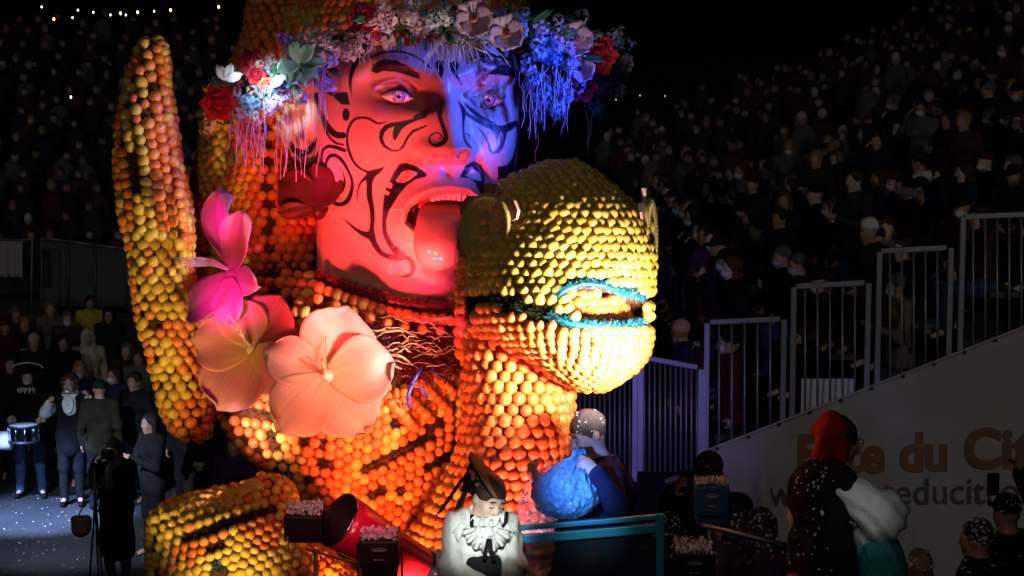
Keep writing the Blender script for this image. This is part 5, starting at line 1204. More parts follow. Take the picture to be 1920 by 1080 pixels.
# ------------------------------------------------------------------ stage lamps, confetti cannon
M_BLK = mat('black_housing',(.014,.014,.016),.45,.4,var=.2,vs=12); M_LENS = mat('lamp_glass',(.05,.05,.06),.08,.8)
def stage_lamp(label, px, py, d, w, h, body=M_BLK, conf=True, tilt=.0, mark=True, yaw=0.):
    c = P(px,py,d); s = d/FPX; wm_, hm = w*s, h*s; t = thing('stage_lamp', label, 'lamp', c-np.array([0,0,hm]))
    fx = nz(RT*math.cos(yaw)+np.array([0,1,0])*math.sin(yaw)); fy = nz(np.cross([0,0,1],fx)); ax = (fx, nz(fy*math.cos(tilt)+np.array([0,0,1])*math.sin(tilt)), None); ax = (ax[0],ax[1],np.cross(ax[0],ax[1]))
    bevel(obj('housing', *box(c,(wm_,.16,hm*.62),ax), body, t, smooth=False), .012, 3)
    bevel(obj('ballast_box', *box(c-ax[2]*hm*.42+ax[1]*.01,(wm_*.9,.13,hm*.26),ax), body, t, smooth=False), .01, 2)
    obj('front_glass', *box(c+ax[1]*.083,(wm_*.86,.006,hm*.5),ax), M_LENS, t, smooth=False)
    for q in (-1,1): bevel(obj('yoke_arm', *box(c+ax[0]*q*(wm_/2+.012)-ax[2]*hm*.25,(.010,.04,hm*.7),ax), M_BLK, t, smooth=False), .003)
    for i in range(6): obj('cooling_fin', *box(c-ax[1]*.088+ax[2]*(i-2.5)*hm*.02-ax[2]*hm*.22,(wm_*.7,.012,.004),ax), body, t, smooth=False)
    if mark:
        lg = mat('printed_logo',(.55,.6,.65),.5)
        tt = np.linspace(.1,math.pi-.1,12); obj('logo_swoosh', *pipe([c-ax[1]*.082+ax[0]*(wm_*.22*math.cos(a))+ax[2]*(hm*.10+hm*.05*math.sin(a)) for a in tt],.0016,4), lg, t)
        for i, ww in enumerate((.05,.03,.03,.02)): obj('printed_mark', *box(c-ax[1]*.0815+ax[0]*wm_*(-.10+.07*i)-ax[2]*hm*.10,(wm_*ww,.002,hm*.03),ax), lg, t, smooth=False)
        for i in range(7): obj('printed_mark', *box(c-ax[1]*.0815+ax[0]*wm_*(-.13+.045*i)+ax[2]*hm*.10,(wm_*.03,.002,hm*.035),ax), lg, t, smooth=False)
    if conf:
        Vs = []
        for i in range(240):
            q = c+ax[0]*rng.uniform(-.46,.46)*wm_-ax[1]*rng.uniform(-.07,.075)+ax[2]*(hm*.31+.004+rng.random()*.02); a = rng.normal(size=3); a /= np.linalg.norm(a); bb = np.cross(a,rng.normal(size=3)); bb /= np.linalg.norm(bb); z = rng.uniform(.005,.009); Vs.append(np.array([q-a*z-bb*z,q+a*z-bb*z,q+a*z+bb*z,q-a*z+bb*z]))
        V = np.vstack(Vs); obj('confetti', V, np.arange(len(V)).reshape(-1,4).tolist(), M_CONF, t, smooth=False, kind='stuff')
    return t
stage_lamp('black stage lamp dusted with confetti left of the red cannon mouth', 573, 975, 12.0, 70, 72, tilt=.25, mark=False)
stage_lamp('black stage lamp heaped with confetti in front of the red cannon', 712, 1030, 11.7, 74, 92, tilt=.15)
stage_lamp('blue stage lamp on a stand beside the phone holding man', 1333, 932, 12.8, 64, 92, mat('blue_housing',(.02,.10,.26),.4,.5), tilt=.1)
stage_lamp('dark stage lamp low behind the turquoise railing corner', 1300, 1050, 12.3, 74, 100, tilt=.35)
ls = tag(obj('lamp_stand', *pipe([P(1333,965,12.8),P(1333,1100,12.8)-np.array([0,0,.5])],.022,10), mat('stand_paint',(.05,.10,.16),.4), None), 'slim blue grey stand under the blue lamp', 'stand')
pr = tag(obj('push_rail', *pipe([P(1318,985,12.6),P(1390,1002,12.5),P(1472,1022,12.4)],.016,10), mat('rail_blue_grey',(.16,.20,.26),.4,metal=.6), None), 'sloping blue grey rail behind the red capped man', 'rail')
# cannon: open red barrel
cn = thing('confetti_cannon', 'red barrel of a confetti cannon with wide black mouth', 'cannon', P(740,1080,12.2)-np.array([0,0,.5]))
c0, c1 = P(634,975,11.95), P(850,1100,12.35); axc = nz(c1-c0); e1 = nz(np.cross(axc,[0,0,1])); e2 = np.cross(e1,axc); Lc = np.linalg.norm(c1-c0)
def lathe(prof, c, ax, e1, e2, n=48):
    V = np.array([c+ax*z+r*(e1*math.cos(a)+e2*math.sin(a)) for z, r in prof for a in np.linspace(0,2*math.pi,n+1)[:-1]]); return V, [[i*n+k,i*n+(k+1)%n,(i+1)*n+(k+1)%n,(i+1)*n+k] for i in range(len(prof)-1) for k in range(n)]
M_CAN = mat('red_gloss',(.50,.015,.05),.22,.6,coat=.4)
obj('barrel', *lathe([(0,.150),(0,.156),(.10,.150),(.30,.128),(.5,.115),(Lc,.10)],c0,axc,e1,e2), M_CAN, cn)
obj('bore', *lathe([(0.002,.150),(.12,.140),(.35,.118),(.36,.0)],c0,axc,e1,e2), mat('bore_black',(.006,.006,.007),.7), cn)
obj('mouth_ring', *lathe([(-.004,.150),(-.008,.154),(-.004,.159),(.006,.158)],c0,axc,e1,e2), mat('steel_rim',(.4,.4,.42),.25,metal=1), cn)
obj('breech_tube', *lathe([(Lc-.25,.112),(Lc-.25,.118),(Lc+.3,.112),(Lc+.3,.0)],c0,axc,e1,e2), mat('blue_black_tube',(.02,.02,.06),.2,coat=.5), cn)
bevel(obj('base_plate', *box(P(680,1060,12.05),(.7,.05,.012),(nz(axc*np.array([1,1,.6])),nz(np.cross(axc,[0,0,1])),nz(np.cross(nz(np.cross(axc,[0,0,1])),axc)))), mat('galvanised',(.35,.36,.37),.4,metal=.8), cn, smooth=False), .003)
for x in (600, 830): obj('support_post', *pipe([P(x-8,1030,12.1),P(x-8,1030,12.1)-np.array([0,0,.9])],.013,8), mat('galvanised',(.35,.36,.37),.4,metal=.8), cn)
obj('lamp_frame', *pipe([P(541,985,11.95),P(541,1035,11.95),P(598,1035,11.95)],.004,5), mat('rust_wire',(.12,.07,.04),.6), cn)

# ================================================================== GRANDSTAND ON THE RIGHT
M_GALV = mat('galvanised_steel',(.30,.31,.36),.45,.5,metal=.55,var=.15,vs=6)
M_CONC = mat('stand_timber',(.05,.05,.055),.85,.2,var=.2,vs=3)
stand = thing('grandstand', 'stepped seating stand rising to the right behind the printed banner', 'grandstand', (5,36,0))
SX0, SZ0, PIT, RISE, SY0, SY1 = 1.95, 2.25, .80, .31, 21.3, 56.
NROW = 13
for i in range(NROW):
    x0 = SX0+i*PIT; z = SZ0+i*RISE
    bevel(obj('step', *box((x0+PIT/2,(SY0+SY1)/2,z/2),(PIT,SY1-SY0,z)), M_CONC, stand, smooth=False), .01)
    if i: bevel(obj('bench', *box((x0+.45,(SY0+SY1)/2,z+.40),(.3,SY1-SY0-.6,.06)), mat('bench_plank',(.08,.075,.07),.7,var=.2), stand, smooth=False), .01)
bevel(obj('front_deck', *box((SX0-.95,(SY0+SY1)/2+1.4,1.0),(1.88,SY1-SY0-3,2.0)), M_CONC, stand, smooth=False), .01)
# side banner: cloth stretched over the stand's flank, slanted top edge
def bz(px): return np.interp(px,[1310,1330,1920,2100],[850,842,612,545])
BDp = 21.0
pxs = np.linspace(1328,2060,110); nv = 26; V = []
for j in range(nv):
    t = j/(nv-1)
    for x in pxs:
        y = bz(x)+(1175-bz(x))*t; w = (.012*math.sin(x*.05+t*2)*t + .09*math.exp(-((x-1425-18*t)/13)**2)*math.sin(t*3) + .06*math.exp(-((x-1375+40*t)/10)**2)*t + .006*math.sin(x*.13+t*9+3*math.sin(t*5)) + .004*math.sin(x*.31-t*14) - .03*math.exp(-((x-1472)/12)**2)*(1-t))
        V.append(P(x,y,BDp-w))
def banner_mat():
    m = mat('mesh_banner',(.36,.33,.31),.8,.2,var=.12,vs=3,bump=.4,bs=220); return m
bn = tag(obj('banner', V, [[j*110+i,j*110+i+1,(j+1)*110+i+1,(j+1)*110+i] for j in range(nv-1) for i in range(109)], banner_mat(), None), 'grey mesh banner printed Fête du Citron below the fence panels', 'banner'); solid(bn,.004)
for x in range(1345,1930,58): obj('eyelet', *SDF(.008).ell(P(x,bz(x)+5,BDp-.02),(.02,.012,.02)).mesh(), mat('eyelet_black',(.02,.02,.02),.4), bn)
obj('hem', *pipe([P(x,bz(x)+1,BDp-.008) for x in np.linspace(1330,2050,40)],.014,6), mat('hem_grey',(.36,.35,.37),.7), bn)
def text(s, px0, py_base, cap_px, width_px, m, off=0., d=BDp-.022, nm='lettering'):
    cu = bpy.data.curves.new(nm,'FONT'); cu.body = s; cu.size = 1; cu.offset = off; cu.resolution_u = 4
    to = bpy.data.objects.new(nm, cu); COL.objects.link(to); bpy.context.view_layer.update()
    me = bpy.data.meshes.new_from_object(to.evaluated_get(bpy.context.evaluated_depsgraph_get())); bpy.data.objects.remove(to); bpy.data.curves.remove(cu)
    co = np.array([v.co[:] for v in me.vertices]); x = co[:,0]-co[:,0].min(); x = x/x.max(); y = co[:,1]/.70
    V = [P(px0+a*width_px, py_base-b*cap_px-(px0+a*width_px-1500)*.012, d) for a, b in zip(x,y)]; Fc = [list(p.vertices) for p in me.polygons]; bpy.data.meshes.remove(me)
    return obj(nm, V, Fc, m, bn, smooth=False)
M_OCH = mat('ochre_print',(.20,.095,.03),.8); M_OCHR = mat('rust_print',(.17,.08,.05),.8); M_BLKP = mat('dark_print',(.07,.065,.065),.8)
text('Fête', 1497, 886, 70, 163, M_OCH, .035); text('du', 1688, 884, 70, 88, M_OCH, .035); text('Citron', 1808, 880, 72, 270, M_OCHR, .035)
text('www.feteducitron.com', 1440, 948, 50, 640, M_BLKP, .004)
# fence panels stepping up above the banner
FCN = [0]
BARM = {}
def fence(label, a, b, top_a, top_b, bot, nbar, post=True, d2=None, group='grey barrier panels along the stand', pw=.055):
    """panel between picture columns a and b; top line rows top_a..top_b; bottom rows bot(px)"""
    d0 = BDp+.06; d1 = d0 if d2 is None else d2
    def Q(px, py): t = (px-a)/(b-a); return P(px,py,d0+(d1-d0)*t)
    f = thing('fence_panel', label, 'fence', Q((a+b)/2,bot((a+b)/2)), group)
    for x in (a,b): bevel(obj('post', *(lambda p,q: box((p+q)/2,(pw,pw,np.linalg.norm(q-p))))(Q(x,top_a if x == a else top_b),Q(x,bot(x))), M_GALV, f, smooth=False), .006)
    p, q = Q(a,top_a), Q(b,top_b); ax = nz(q-p); s = nz(np.cross([0,0,1],ax)); bevel(obj('top_rail', *box((p+q)/2,(np.linalg.norm(q-p)-pw,.05,.05),(ax,s,np.cross(ax,s))), M_GALV, f, smooth=False), .006)
    for i in range(nbar):
        x = a+(b-a)*(i+1)/(nbar+1); y0 = top_a+(top_b-top_a)*(i+1)/(nbar+1); obj('bar', *pipe([Q(x,y0+3),Q(x,bot(x))],.011,8), M_GALV, f)
bb_ = lambda x: bz(x)+30
fence('lowest full fence panel, left of the white sign', 1324, 1468, 604, 598, bb_, 5)
fence('fence panel in front of the white sign', 1486, 1626, 537, 530, bb_, 5)
fence('fence panel with the masked man in pale jacket behind it', 1646, 1780, 471, 464, bb_, 5)
fence('highest fence panel at the right edge', 1802, 1960, 407, 400, bb_, 6)
fence('sloping low fence panel between the dolphin snout and the lowest tall panel', 1198, 1316, 668, 690, lambda x: 885, 11, d2=BDp+.1, pw=.085)
fence('purple lit barrier panel under the dolphin chin behind the man', 1068, 1190, 722, 690, lambda x: 905, 12, d2=BDp+.05)
sg = tag(obj('sign_board', *box(P(1553,745,21.2),(.52,.02,.36)), mat('sign_white',(.6,.6,.68),.6), None, smooth=False), 'plain white board leaning behind the fence panel', 'board'); bevel(sg,.004)
# ================================================================== CROWD
PR = {}
def proto(kind):
    tmp = thing('person', 'x', 'person', (0,0,0))
    if kind == 'sit': J = dict(pelvis=(0,0,.50), waist=(0,.02,.66), chest=(0,.03,.86), neck=(0,.03,1.03), head=(0,.07,1.17), shR=(.175,.02,.98), shL=(-.175,.02,.98), elR=(.21,.06,.72), elL=(-.21,.06,.72), wrR=(.10,.28,.62), wrL=(-.10,.28,.62), hipR=(.09,.0,.48), hipL=(-.09,0,.48), knR=(.11,.42,.48), knL=(-.11,.42,.48), anR=(.11,.40,.09), anL=(-.11,.40,.09), toR=(.12,.55,.04), toL=(-.12,.55,.04))
    elif kind == 'phone': J = dict(elR=(.24,.18,1.22), wrR=(.10,.30,1.50), elL=(-.24,.02,1.14))
    elif kind == 'clap': J = dict(elR=(.24,.10,1.10), wrR=(.03,.30,1.20), elL=(-.24,.10,1.10), wrL=(-.03,.30,1.20))
    else: J = {}
    Bp = Body((0,0,0), -90, 1.72, J)
    out = {}
    out['body'] = Bp.body(tmp,'fair',.017,fine=True).data
    out['coat'] = Bp.top(tmp,cloth('black'),.016,.017,'coat',hem=(.44 if kind == 'sit' else .84),amp=.008).data
    out['trousers'] = Bp.trousers(tmp,cloth('black'),h=.022).data
    for k in ('short','long','bob','curly','beanie','hood','cap'): out[k] = Bp.hair(tmp,k,hairm('black'),.017).data
    out['face_mask'] = Bp.mask(tmp,cloth('white'),.013).data
    Bp.shoes(tmp,cloth('black'),.02)
    for o in list(tmp.children): bpy.data.objects.remove(o)
    bpy.data.objects.remove(tmp); return out
for k in ('sit','stand','phone','clap'): PR[k] = proto(k)
def spectator(kind, loc, deg, label, group, coat='black', head=('short','dark'), mask=None, sk='fair', legs='black', sc=1.0):
    t = thing('person', label, 'person', loc, group); t.rotation_euler = (0,0,math.radians(deg+90)); t.scale = (sc,)*3; p = PR[kind]
    def add(nm, key, m):
        o = link(nm, p[key], t); o.material_slots[0].link = 'OBJECT'; o.material_slots[0].material = m
    add('body','body',skin(sk)); add('coat','coat',cloth(coat)); add('trousers','trousers',cloth(legs))
    if head[0] != 'bald':
        hh = head[0] in ('beanie','hood','cap'); add({'beanie':'beanie','hood':'hood','cap':'peaked_cap'}.get(head[0],'hair'), head[0], cloth(head[1]) if hh else hairm(head[1]))
    if mask: add('face_mask','face_mask',cloth(mask) if mask in CL else mat('mask_blue',(.30,.55,.75),.7))
    return t
USED = set()
HN = {'short':'short {} hair','long':'long {} hair','bob':'{} bobbed hair','curly':'curly {} hair','beanie':'{} knitted hat','hood':'{} hood up','cap':'{} peaked cap','bald':'a bald head'}
def mklabel(pose, coat, head, mask, where):
    h = HN[head[0]].format(head[1]); return f"{pose} spectator, {coat.replace('_',' ')} coat, {h}"+(f", {mask} mask" if mask else "")+f", {where}"
ORD = ['front','second','third','fourth','fifth','sixth','seventh','eighth','ninth','tenth','eleventh','twelfth','thirteenth']
heads = [('short','dark'),('short','brown'),('short','grey'),('long','dark'),('long','blond'),('bob','brown'),('beanie','black'),('beanie','grey'),('beanie','maroon'),('hood','charcoal'),('hood','navy'),('cap','black'),('short','black'),('bob','auburn'),('cap','navy'),('curly','brown'),('bob','dark'),('short','blond')]
coats = ['black','navy','charcoal','dark_grey','maroon','brown','olive','grey','purple','black','navy','charcoal']
def place(kind, loc, deg, where, group, **kw):
    for _ in range(60):
        coat = kw.get('coat') or str(rng.choice(coats)); head = kw.get('head') or heads[int(rng.integers(len(heads)))]; mask = kw['mask'] if 'mask' in kw else ([None,None,'white','blue',None][int(rng.integers(5))])
        lb = mklabel('seated' if kind == 'sit' else 'standing', coat, head, mask, where)
        if lb not in USED: break
    USED.add(lb); spectator(kind, loc, deg, lb, group, coat, head, mask, str(rng.choice(['fair','tan','pale','ruddy'])), str(rng.choice(['black','denim','charcoal'])), rng.uniform(.95,1.05))
crowd_spots = []
for i in range(NROW):
    y = 21.7+rng.uniform(0,.3)
    while y < 33.5:
        x = SX0+i*PIT; px, py, d = proj((x+.45,y,SZ0+i*RISE+1.1))
        if px < 1990: crowd_spots.append((d,i,x,y))
        y += rng.uniform(.46,1.05)
for d, i, x, y in crowd_spots:
    near = 'by the fence' if y < 24 else ('midway along the stand' if y < 29 else 'far along the stand')
    if i == 0: place(str(rng.choice(['stand','clap','phone','stand'])), (x+.25,y,SZ0), rng.uniform(185,245), f'front row {near}', 'spectators in the stand')
    else: place(str(rng.choice(['sit','sit','sit','sit','sit','stand','clap','phone'])), (x+.30+rng.uniform(-.1,.14),y,SZ0+i*RISE-.02+rng.uniform(-.05,.03)), rng.uniform(175,262), f'{ORD[i]} row {near}', 'spectators in the stand')
# recognisable people in the stand
spectator('sit', (P(1628,440,22.2)[0],21.75,P(1628,418,22.2)[2]-1.22), 215, 'spectator in white knitted hat seated above the second fence panel', 'spectators in the stand', 'charcoal', ('beanie','white'), None, 'tan')
spectator('clap', (P(1688,545,21.6)[0],21.55,P(1688,535,21.6)[2]-1.6), 200, 'standing man in pale quilted jacket and blue mask behind the third fence panel', 'spectators in the stand', 'beige', ('short','grey'), 'blue', 'tan')
spectator('phone', (P(1372,640,21.6)[0],21.5,P(1372,640,21.6)[2]-1.6), 190, 'standing spectator in maroon coat and white mask behind the lowest tall panel', 'spectators in the stand', 'maroon', ('short','dark'), 'white', 'fair')
spectator('stand', (P(1285,625,22.0)[0],22.0,P(1285,622,22.0)[2]-1.6), 185, 'bald man in dark purple coat beside the dolphin snout, profile to the left', 'spectators in the stand', 'purple', ('bald',''), None, 'ruddy')
spectator('sit', (P(1735,320,27)[0],27.,P(1735,300,27)[2]-1.2), 150, 'spectator in bright white jacket bending over in the upper middle rows', 'spectators in the stand', 'white', ('short','dark'), None, 'tan')
# mass of people far along the stand, and in the opposite stand up the slope
def crowd_mass(name, label, spots, m):
    Bh = ico(2); prt_V = []; prt_F = []; n = 0
    me = {}
    hv, hf_ = Bh[0]*np.array([.085,.10,.12]), Bh[1]; bv_ = Bh[0]*np.array([.24,.15,.36])
    cols = []
    for (x,y,z) in spots:
        s = rng.uniform(.92,1.06); c = np.array([x,y,z]); c1 = np.array(CL[str(rng.choice(['black','navy','charcoal','dark_grey','maroon','grey','brown','black']))]); c2 = np.array(SK[str(rng.choice(list(SK)))])
        prt_V += [hv*s*np.array([rng.uniform(.9,1.15),1,rng.uniform(.9,1.1)])+c+np.array([rng.normal(0,.05),rng.normal(0,.05),rng.normal(0,.04)]), bv_*s+c+np.array([0,.03,-.42])]; prt_F += [hf_+n, hf_+n+len(hv)]; n += 2*len(hv)
        hc_ = np.tile(c2,(len(hv),1)); up_ = (hv[:,2] > .035+.02*np.sin(hv[:,0]*40+x))|(hv[:,1] > .0)|(np.abs(hv[:,0]) > .07); hc_[up_] = HC[str(rng.choice(list(HC)))] if rng.random() < .94 else CL['white']
        if rng.random() < .22: mk = (hv[:,2] < -.01)&(hv[:,1] < -.03); hc_[mk] = (.6,.62,.66)
        cols += [hc_, np.tile(c1,(len(hv),1))]
    o = obj(name, np.vstack(prt_V), np.vstack(prt_F), m, None); o['kind'] = 'stuff'; o['label'] = label; o['category'] = 'crowd'
    a = o.data.attributes.new('pc','FLOAT_COLOR','POINT'); C_ = np.vstack(cols); a.data.foreach_set('color', np.hstack([C_,np.ones((len(C_),1))]).astype(np.float32).ravel())
mcr = bpy.data.materials.new('crowd_colours'); mcr.use_nodes = True; at = mcr.node_tree.nodes.new('ShaderNodeAttribute'); at.attribute_name = 'pc'; mcr.node_tree.links.new(at.outputs['Color'], mcr.node_tree.nodes['Principled BSDF'].inputs['Base Color']); mcr.node_tree.nodes['Principled BSDF'].inputs['Roughness'].default_value = .8
sp = [(SX0+i*PIT+.45+rng.normal(0,.12), y+rng.uniform(-.3,.3), SZ0+i*RISE+1.12+rng.normal(0,.14)) for i in range(NROW) for y in np.arange(34,55.5,.62) if rng.random() < .72]
crowd_mass('distant_crowd', 'dim mass of spectators filling the far half of the right stand', sp, mcr)
# left: opposite stand far behind
st2 = thing('far_grandstand', 'dark terraces of the opposite stand at the far left', 'grandstand', (-8,44,0))
for i in range(14): bevel(obj('terrace', *box((-7.5,40.6+i*.9+.45,(1.1+i*.30)/2),(11,.9,1.1+i*.30)), M_CONC, st2, smooth=False), .01)
sp = [(x+rng.uniform(-.15,.15), 41.1+i*.9, 1.1+i*.30+1.2+rng.normal(0,.06)) for i in range(14) for x in np.arange(-12.8,-2.2,.55)]
crowd_mass('distant_crowd', 'dim mass of spectators in the opposite stand at the far left', sp, mcr)
# pale sheeted barrier in front of that stand
shm = mat('grey_sheet',(.12,.12,.125),.8,.2,var=.2,vs=3)
for k, (a, b_) in enumerate(((78,128),(128,178),(178,238),(238,300))):
    t = thing('sheeted_barrier', ['grey sheeted barrier panel nearest the white cloth','second grey sheeted barrier panel from the left','third grey sheeted barrier panel from the left','grey sheeted barrier panel behind the tall tail'][k], 'barrier', P((a+b_)/2,575,40.0)); ya = 447+.13*(a-78); yb = 447+.13*(b_-78)
    V = []; 
    for j in range(6):
        for i in range(13): x = a+1+(b_-a-2)*i/12; V.append(P(x, (ya+(yb-ya)*i/12)*(1-j/5)+575*j/5, 40.0-.03*math.sin(i*2.1)))
    solid(obj('sheet', V, [[j*13+i,j*13+i+1,(j+1)*13+i+1,(j+1)*13+i] for j in range(5) for i in range(12)], shm, t), .01)
    for x, y in ((a,ya),(b_,yb)): obj('post', *pipe([P(x,y-2,39.97),P(x,580,39.97)],.03,8), M_GALV, t)
    obj('top_rail', *pipe([P(a,ya-1,39.97),P(b_,yb-1,39.97)],.025,8), M_GALV, t)
V = []
for j in range(8):
    for i in range(12): V.append(P(-8+50*i/11, 452+68*j/7, 38.5-.06*math.sin(i*1.9)*(.3+j/8)))
solid(tag(obj('hanging_cloth', V, [[j*12+i,j*12+i+1,(j+1)*12+i+1,(j+1)*12+i] for j in range(7) for i in range(11)], mat('pale_cloth',(.42,.42,.40),.8,.2), None), 'pale cloth hung over a rail at the left edge', 'cloth'), .01)
obj_r = tag(obj('cloth_rail', *pipe([P(-30,450,38.55),P(60,450,38.55),P(60,575,38.55)],.03,8), M_GALV, None), 'thin steel rail carrying the pale cloth', 'rail')
# ------------------------------------------------------------------ people in the street
def foot(px, py_head, zh=1.6):
    d = (6.3-zh)/((py_head-28)/FPX); p = P(px,py_head,1)-CAMP; k = (zh-6.3)/p[2]; q = CAMP+p*k; return np.array([q[0],q[1],0])
LEFT = [(165,632,'hood','cream','cream','stand',None,-75,'standing spectator in pale hooded jacket, hood up, mid left'),
 (64,640,'beanie','cream','charcoal','stand',None,-80,'standing spectator in cream knitted hat near the left edge'),
 (30,588,'beanie','grey','dark_grey','stand',None,-70,'spectator in grey knitted hat behind the drummer'),
 (95,578,'hood','beige','beige','stand',None,-80,'spectator in beige hooded coat left of the hi vis steward'),
 (8,612,'beanie','maroon','maroon','stand',None,-60,'spectator in maroon hat at the very left edge'),
 (47,606,'short','blond','olive','clap',None,-80,'blond spectator in olive coat behind the cream hat'),
 (127,595,'bob','grey','brown','stand','white',-85,'grey haired spectator in brown coat and white mask at left'),
 (255,712,'short','dark','black','stand',None,-120,'man in black jacket and jeans below the tail tip'),
 (218,700,'bob','brown','navy','stand','white',-130,'woman in navy coat and white mask beside the man in jeans'),
 (240,655,'short','grey','brown','stand',None,-100,'grey haired man in brown coat left of the tall tail'),
 (262,668,'short','brown','grey','stand',None,-100,'brown haired man in grey coat touching the tall tail outline'),
 (186,728,'cap','olive','olive','stand',None,95,'person in olive camouflage jacket and cap, back turned'),
 (285,790,'long','dark','charcoal','clap',None,-140,'long haired person in charcoal jacket below the tail'),
 (120,640,'short','dark','black','stand',None,-90,'dark haired man in black coat right of the cream hat'),
 (205,590,'hood','charcoal','charcoal','stand',None,-90,'hooded spectator in charcoal right of the steward'),
 (350,735,'bob','dark','black','stand',None,-110,'woman in black coat half hidden by the tail foot'),
 (390,800,'short','brown','charcoal','clap',None,-100,'brown haired person in charcoal coat under the belly'),
 (440,830,'bob','auburn','purple','stand',None,-100,'auburn haired person in purple coat under the belly'),
 (20,680,'short','dark','charcoal','stand',None,-80,'dark haired man in charcoal coat just left of the drummer'),
 (150,690,'bob','blond','navy','stand','blue',-80,'blond woman in navy coat and blue mask behind the flautist')]
for px_, py_, hk, hcol, coat, kind, mk, dg, lb in LEFT:
    hd2 = (hk, hcol); spectator(kind, foot(px_,py_), dg, lb, 'spectators standing in the street', coat, hd2, mk, str(rng.choice(['fair','tan','ruddy'])), 'denim' if 'jeans' in lb else 'black', 1.0)
s0 = spectator('stand', foot(169,566), -85, 'steward with a yellow hi vis vest in the street crowd', 'spectators standing in the street', 'yellow', ('short','dark'), None, 'tan')
# --- drummer
b = foot(42,712,1.6); b[1] = 28.8; b[0] = P(42,712,28.8)[0]
dr = thing('person', 'drummer in black hat and jacket with white ruffled collar', 'person', b)
B = Body(b, -88, 1.76, dict(elR=(.25,.10,1.12), wrR=(.17,.30,1.06), elL=(-.26,.06,1.12), wrL=(-.22,.30,1.08), hipR=(.10,0,.9), knR=(.12,.02,.5), anR=(.14,0,.09), toR=(.17,.14,.035), anL=(-.14,0,.09), knL=(-.12,.02,.5), toL=(-.18,.14,.035)), hf=(.1,-.95,-.25))
B.body(dr,'pale',.012); B.hair(dr,'short',hairm('dark')); B.top(dr,cloth('black'),.022,.012,hem=.80,to=.8); B.trousers(dr,cloth('denim')); B.shoes(dr,cloth('black')); B.mask(dr, M_BLOUSE)
obj('collar_frill', *frill(B.J['neck']+np.array([0,-.03,-.02]),.06,.15,70,drop=.05,ax=(RT,np.array([0,1.,0]),np.array([0,-.3,1]))), M_BLOUSE, dr)
for q in 'LR': obj('cuff', *SDF(.014).ell(B.J['wr'+q],(.055,.055,.06)).mesh(fold(.008,40)), M_BLOUSE, dr)
bht = thing('bicorne_hat', 'black two cornered hat with pale trim on the drummer', 'hat', B.H(0,0,.12))
S = SDF(.012).ell(B.H(0,0,.085),(.09,.10,.06),B.ax(),k=.02).ell(B.H(0,.0,.11),(.19,.035,.075),B.ax(),k=.03).ell(B.H(0,0,.0),(.2,.2,.05),B.ax(),k=.01,op=-1); obj('felt', *S.mesh(), cloth('black'), bht); obj('pale_trim', *pipe([B.H(.19*math.cos(a),.03,.11+.075*math.sin(a)) for a in np.linspace(0,math.pi,20)],.012,6), M_BLOUSE, bht)
drm = thing('snare_drum', 'shiny snare drum with blue glinting shell hung before the drummer', 'drum', P(46,830,28.4))
dc = P(44,812,28.42); zc = np.array([0,0,1.]); M_CHR = mat('chrome_shell',(.45,.55,.70),.12,metal=1)
obj('shell', *lathe([(-.10,.18),(.10,.18)],dc,zc,RT,np.array([0,1.,0])), M_CHR, drm); obj('drumhead', *lathe([(.105,.18),(.106,.0)],dc,zc,RT,np.array([0,1.,0])), mat('drumskin',(.7,.7,.68),.5), drm)
for z in (-.10,.10): obj('hoop', *lathe([(z-.015,.182),(z-.015,.195),(z+.015,.195),(z+.015,.182)],dc,zc,RT,np.array([0,1.,0])), M_BLK, drm)
for k in range(10):
    a = 2*math.pi*k/10; e = RT*math.cos(a)+np.array([0,1.,0])*math.sin(a); obj('tension_rod', *pipe([dc+e*.195+zc*.1,dc+e*.195-zc*.1],.006,5), M_CHR, drm)
tag(obj('side_drum', *lathe([(-.07,0),(-.07,.12),(.09,.12),(.09,0)],P(8,826,28.5),RT,np.array([0,1.,0]),zc), mat('white_drum',(.75,.77,.8),.4), None), 'white drum end at the left edge beside the snare drum', 'drum')
for lb, a, c in (('pale drumstick in the left hand raised toward the flautist',P(64,832,28.35),P(46,800,28.45)),('pale drumstick lying low by the drum rim',P(18,828,28.35),P(34,806,28.3))): tag(obj('drumstick', *pipe([a,c],[.011,.007],6), mat('stick_wood',(.6,.5,.35),.5), None), lb, 'drumstick')
# --- flautist
b = foot(118,735,1.6); b[1] = 28.3; b[0] = P(120,735,28.3)[0]
fl = thing('person', 'curly haired flautist in white shirt and black waistcoat', 'person', b)
B = Body(b, -85, 1.72, dict(elR=(.30,.04,1.24), wrR=(.24,.20,1.38), elL=(-.30,.06,1.22), wrL=(-.26,.22,1.44)), hf=(-.05,-1,-.05))
B.body(fl,'fair',.012); B.eyes(fl); B.hair(fl,'curly',hairm('auburn')); S = SDF(.012); B.torso_prims(S,.018)
for q in 'LR': S.cap(B.J['sh'+q],B.J['el'+q],.065,.075,k=.04).cap(B.J['el'+q],B.J['wr'+q],.085,.05,k=.04)
obj('shirt', *S.mesh(fold(.008,30)), M_BLOUSE, fl); S = SDF(.012); B.torso_prims(S,.03); S.cap(B.J['pelvis'],B.J['pelvis']-B.u*.15,.15,.16,k=.05).ell(B.J['chest']+B.f*.16+B.u*.08,(.09,.12,.17),k=.03,op=-1).ell(B.J['neck']+B.u*.02,(.12,.12,.08),k=.02,op=-1); obj('waistcoat', *S.mesh(), cloth('black'), fl)
obj('jabot', *frill(B.J['chest']+B.f*.135+B.u*.07,.01,.075,50,ax=(RT*.8,-UPV*1.4,-FW)), M_BLOUSE, fl); B.trousers(fl,cloth('black')); B.shoes(fl,cloth('black'))
m0 = B.H(.0,.115,-.075); tag(obj('flute', *pipe([m0+B.s*.14,m0,m0-B.s*.42+np.array([0,0,.02])],.013,8), mat('silver',(.7,.68,.72),.15,metal=1), None), 'silver flute held level at the flautist mouth', 'flute')
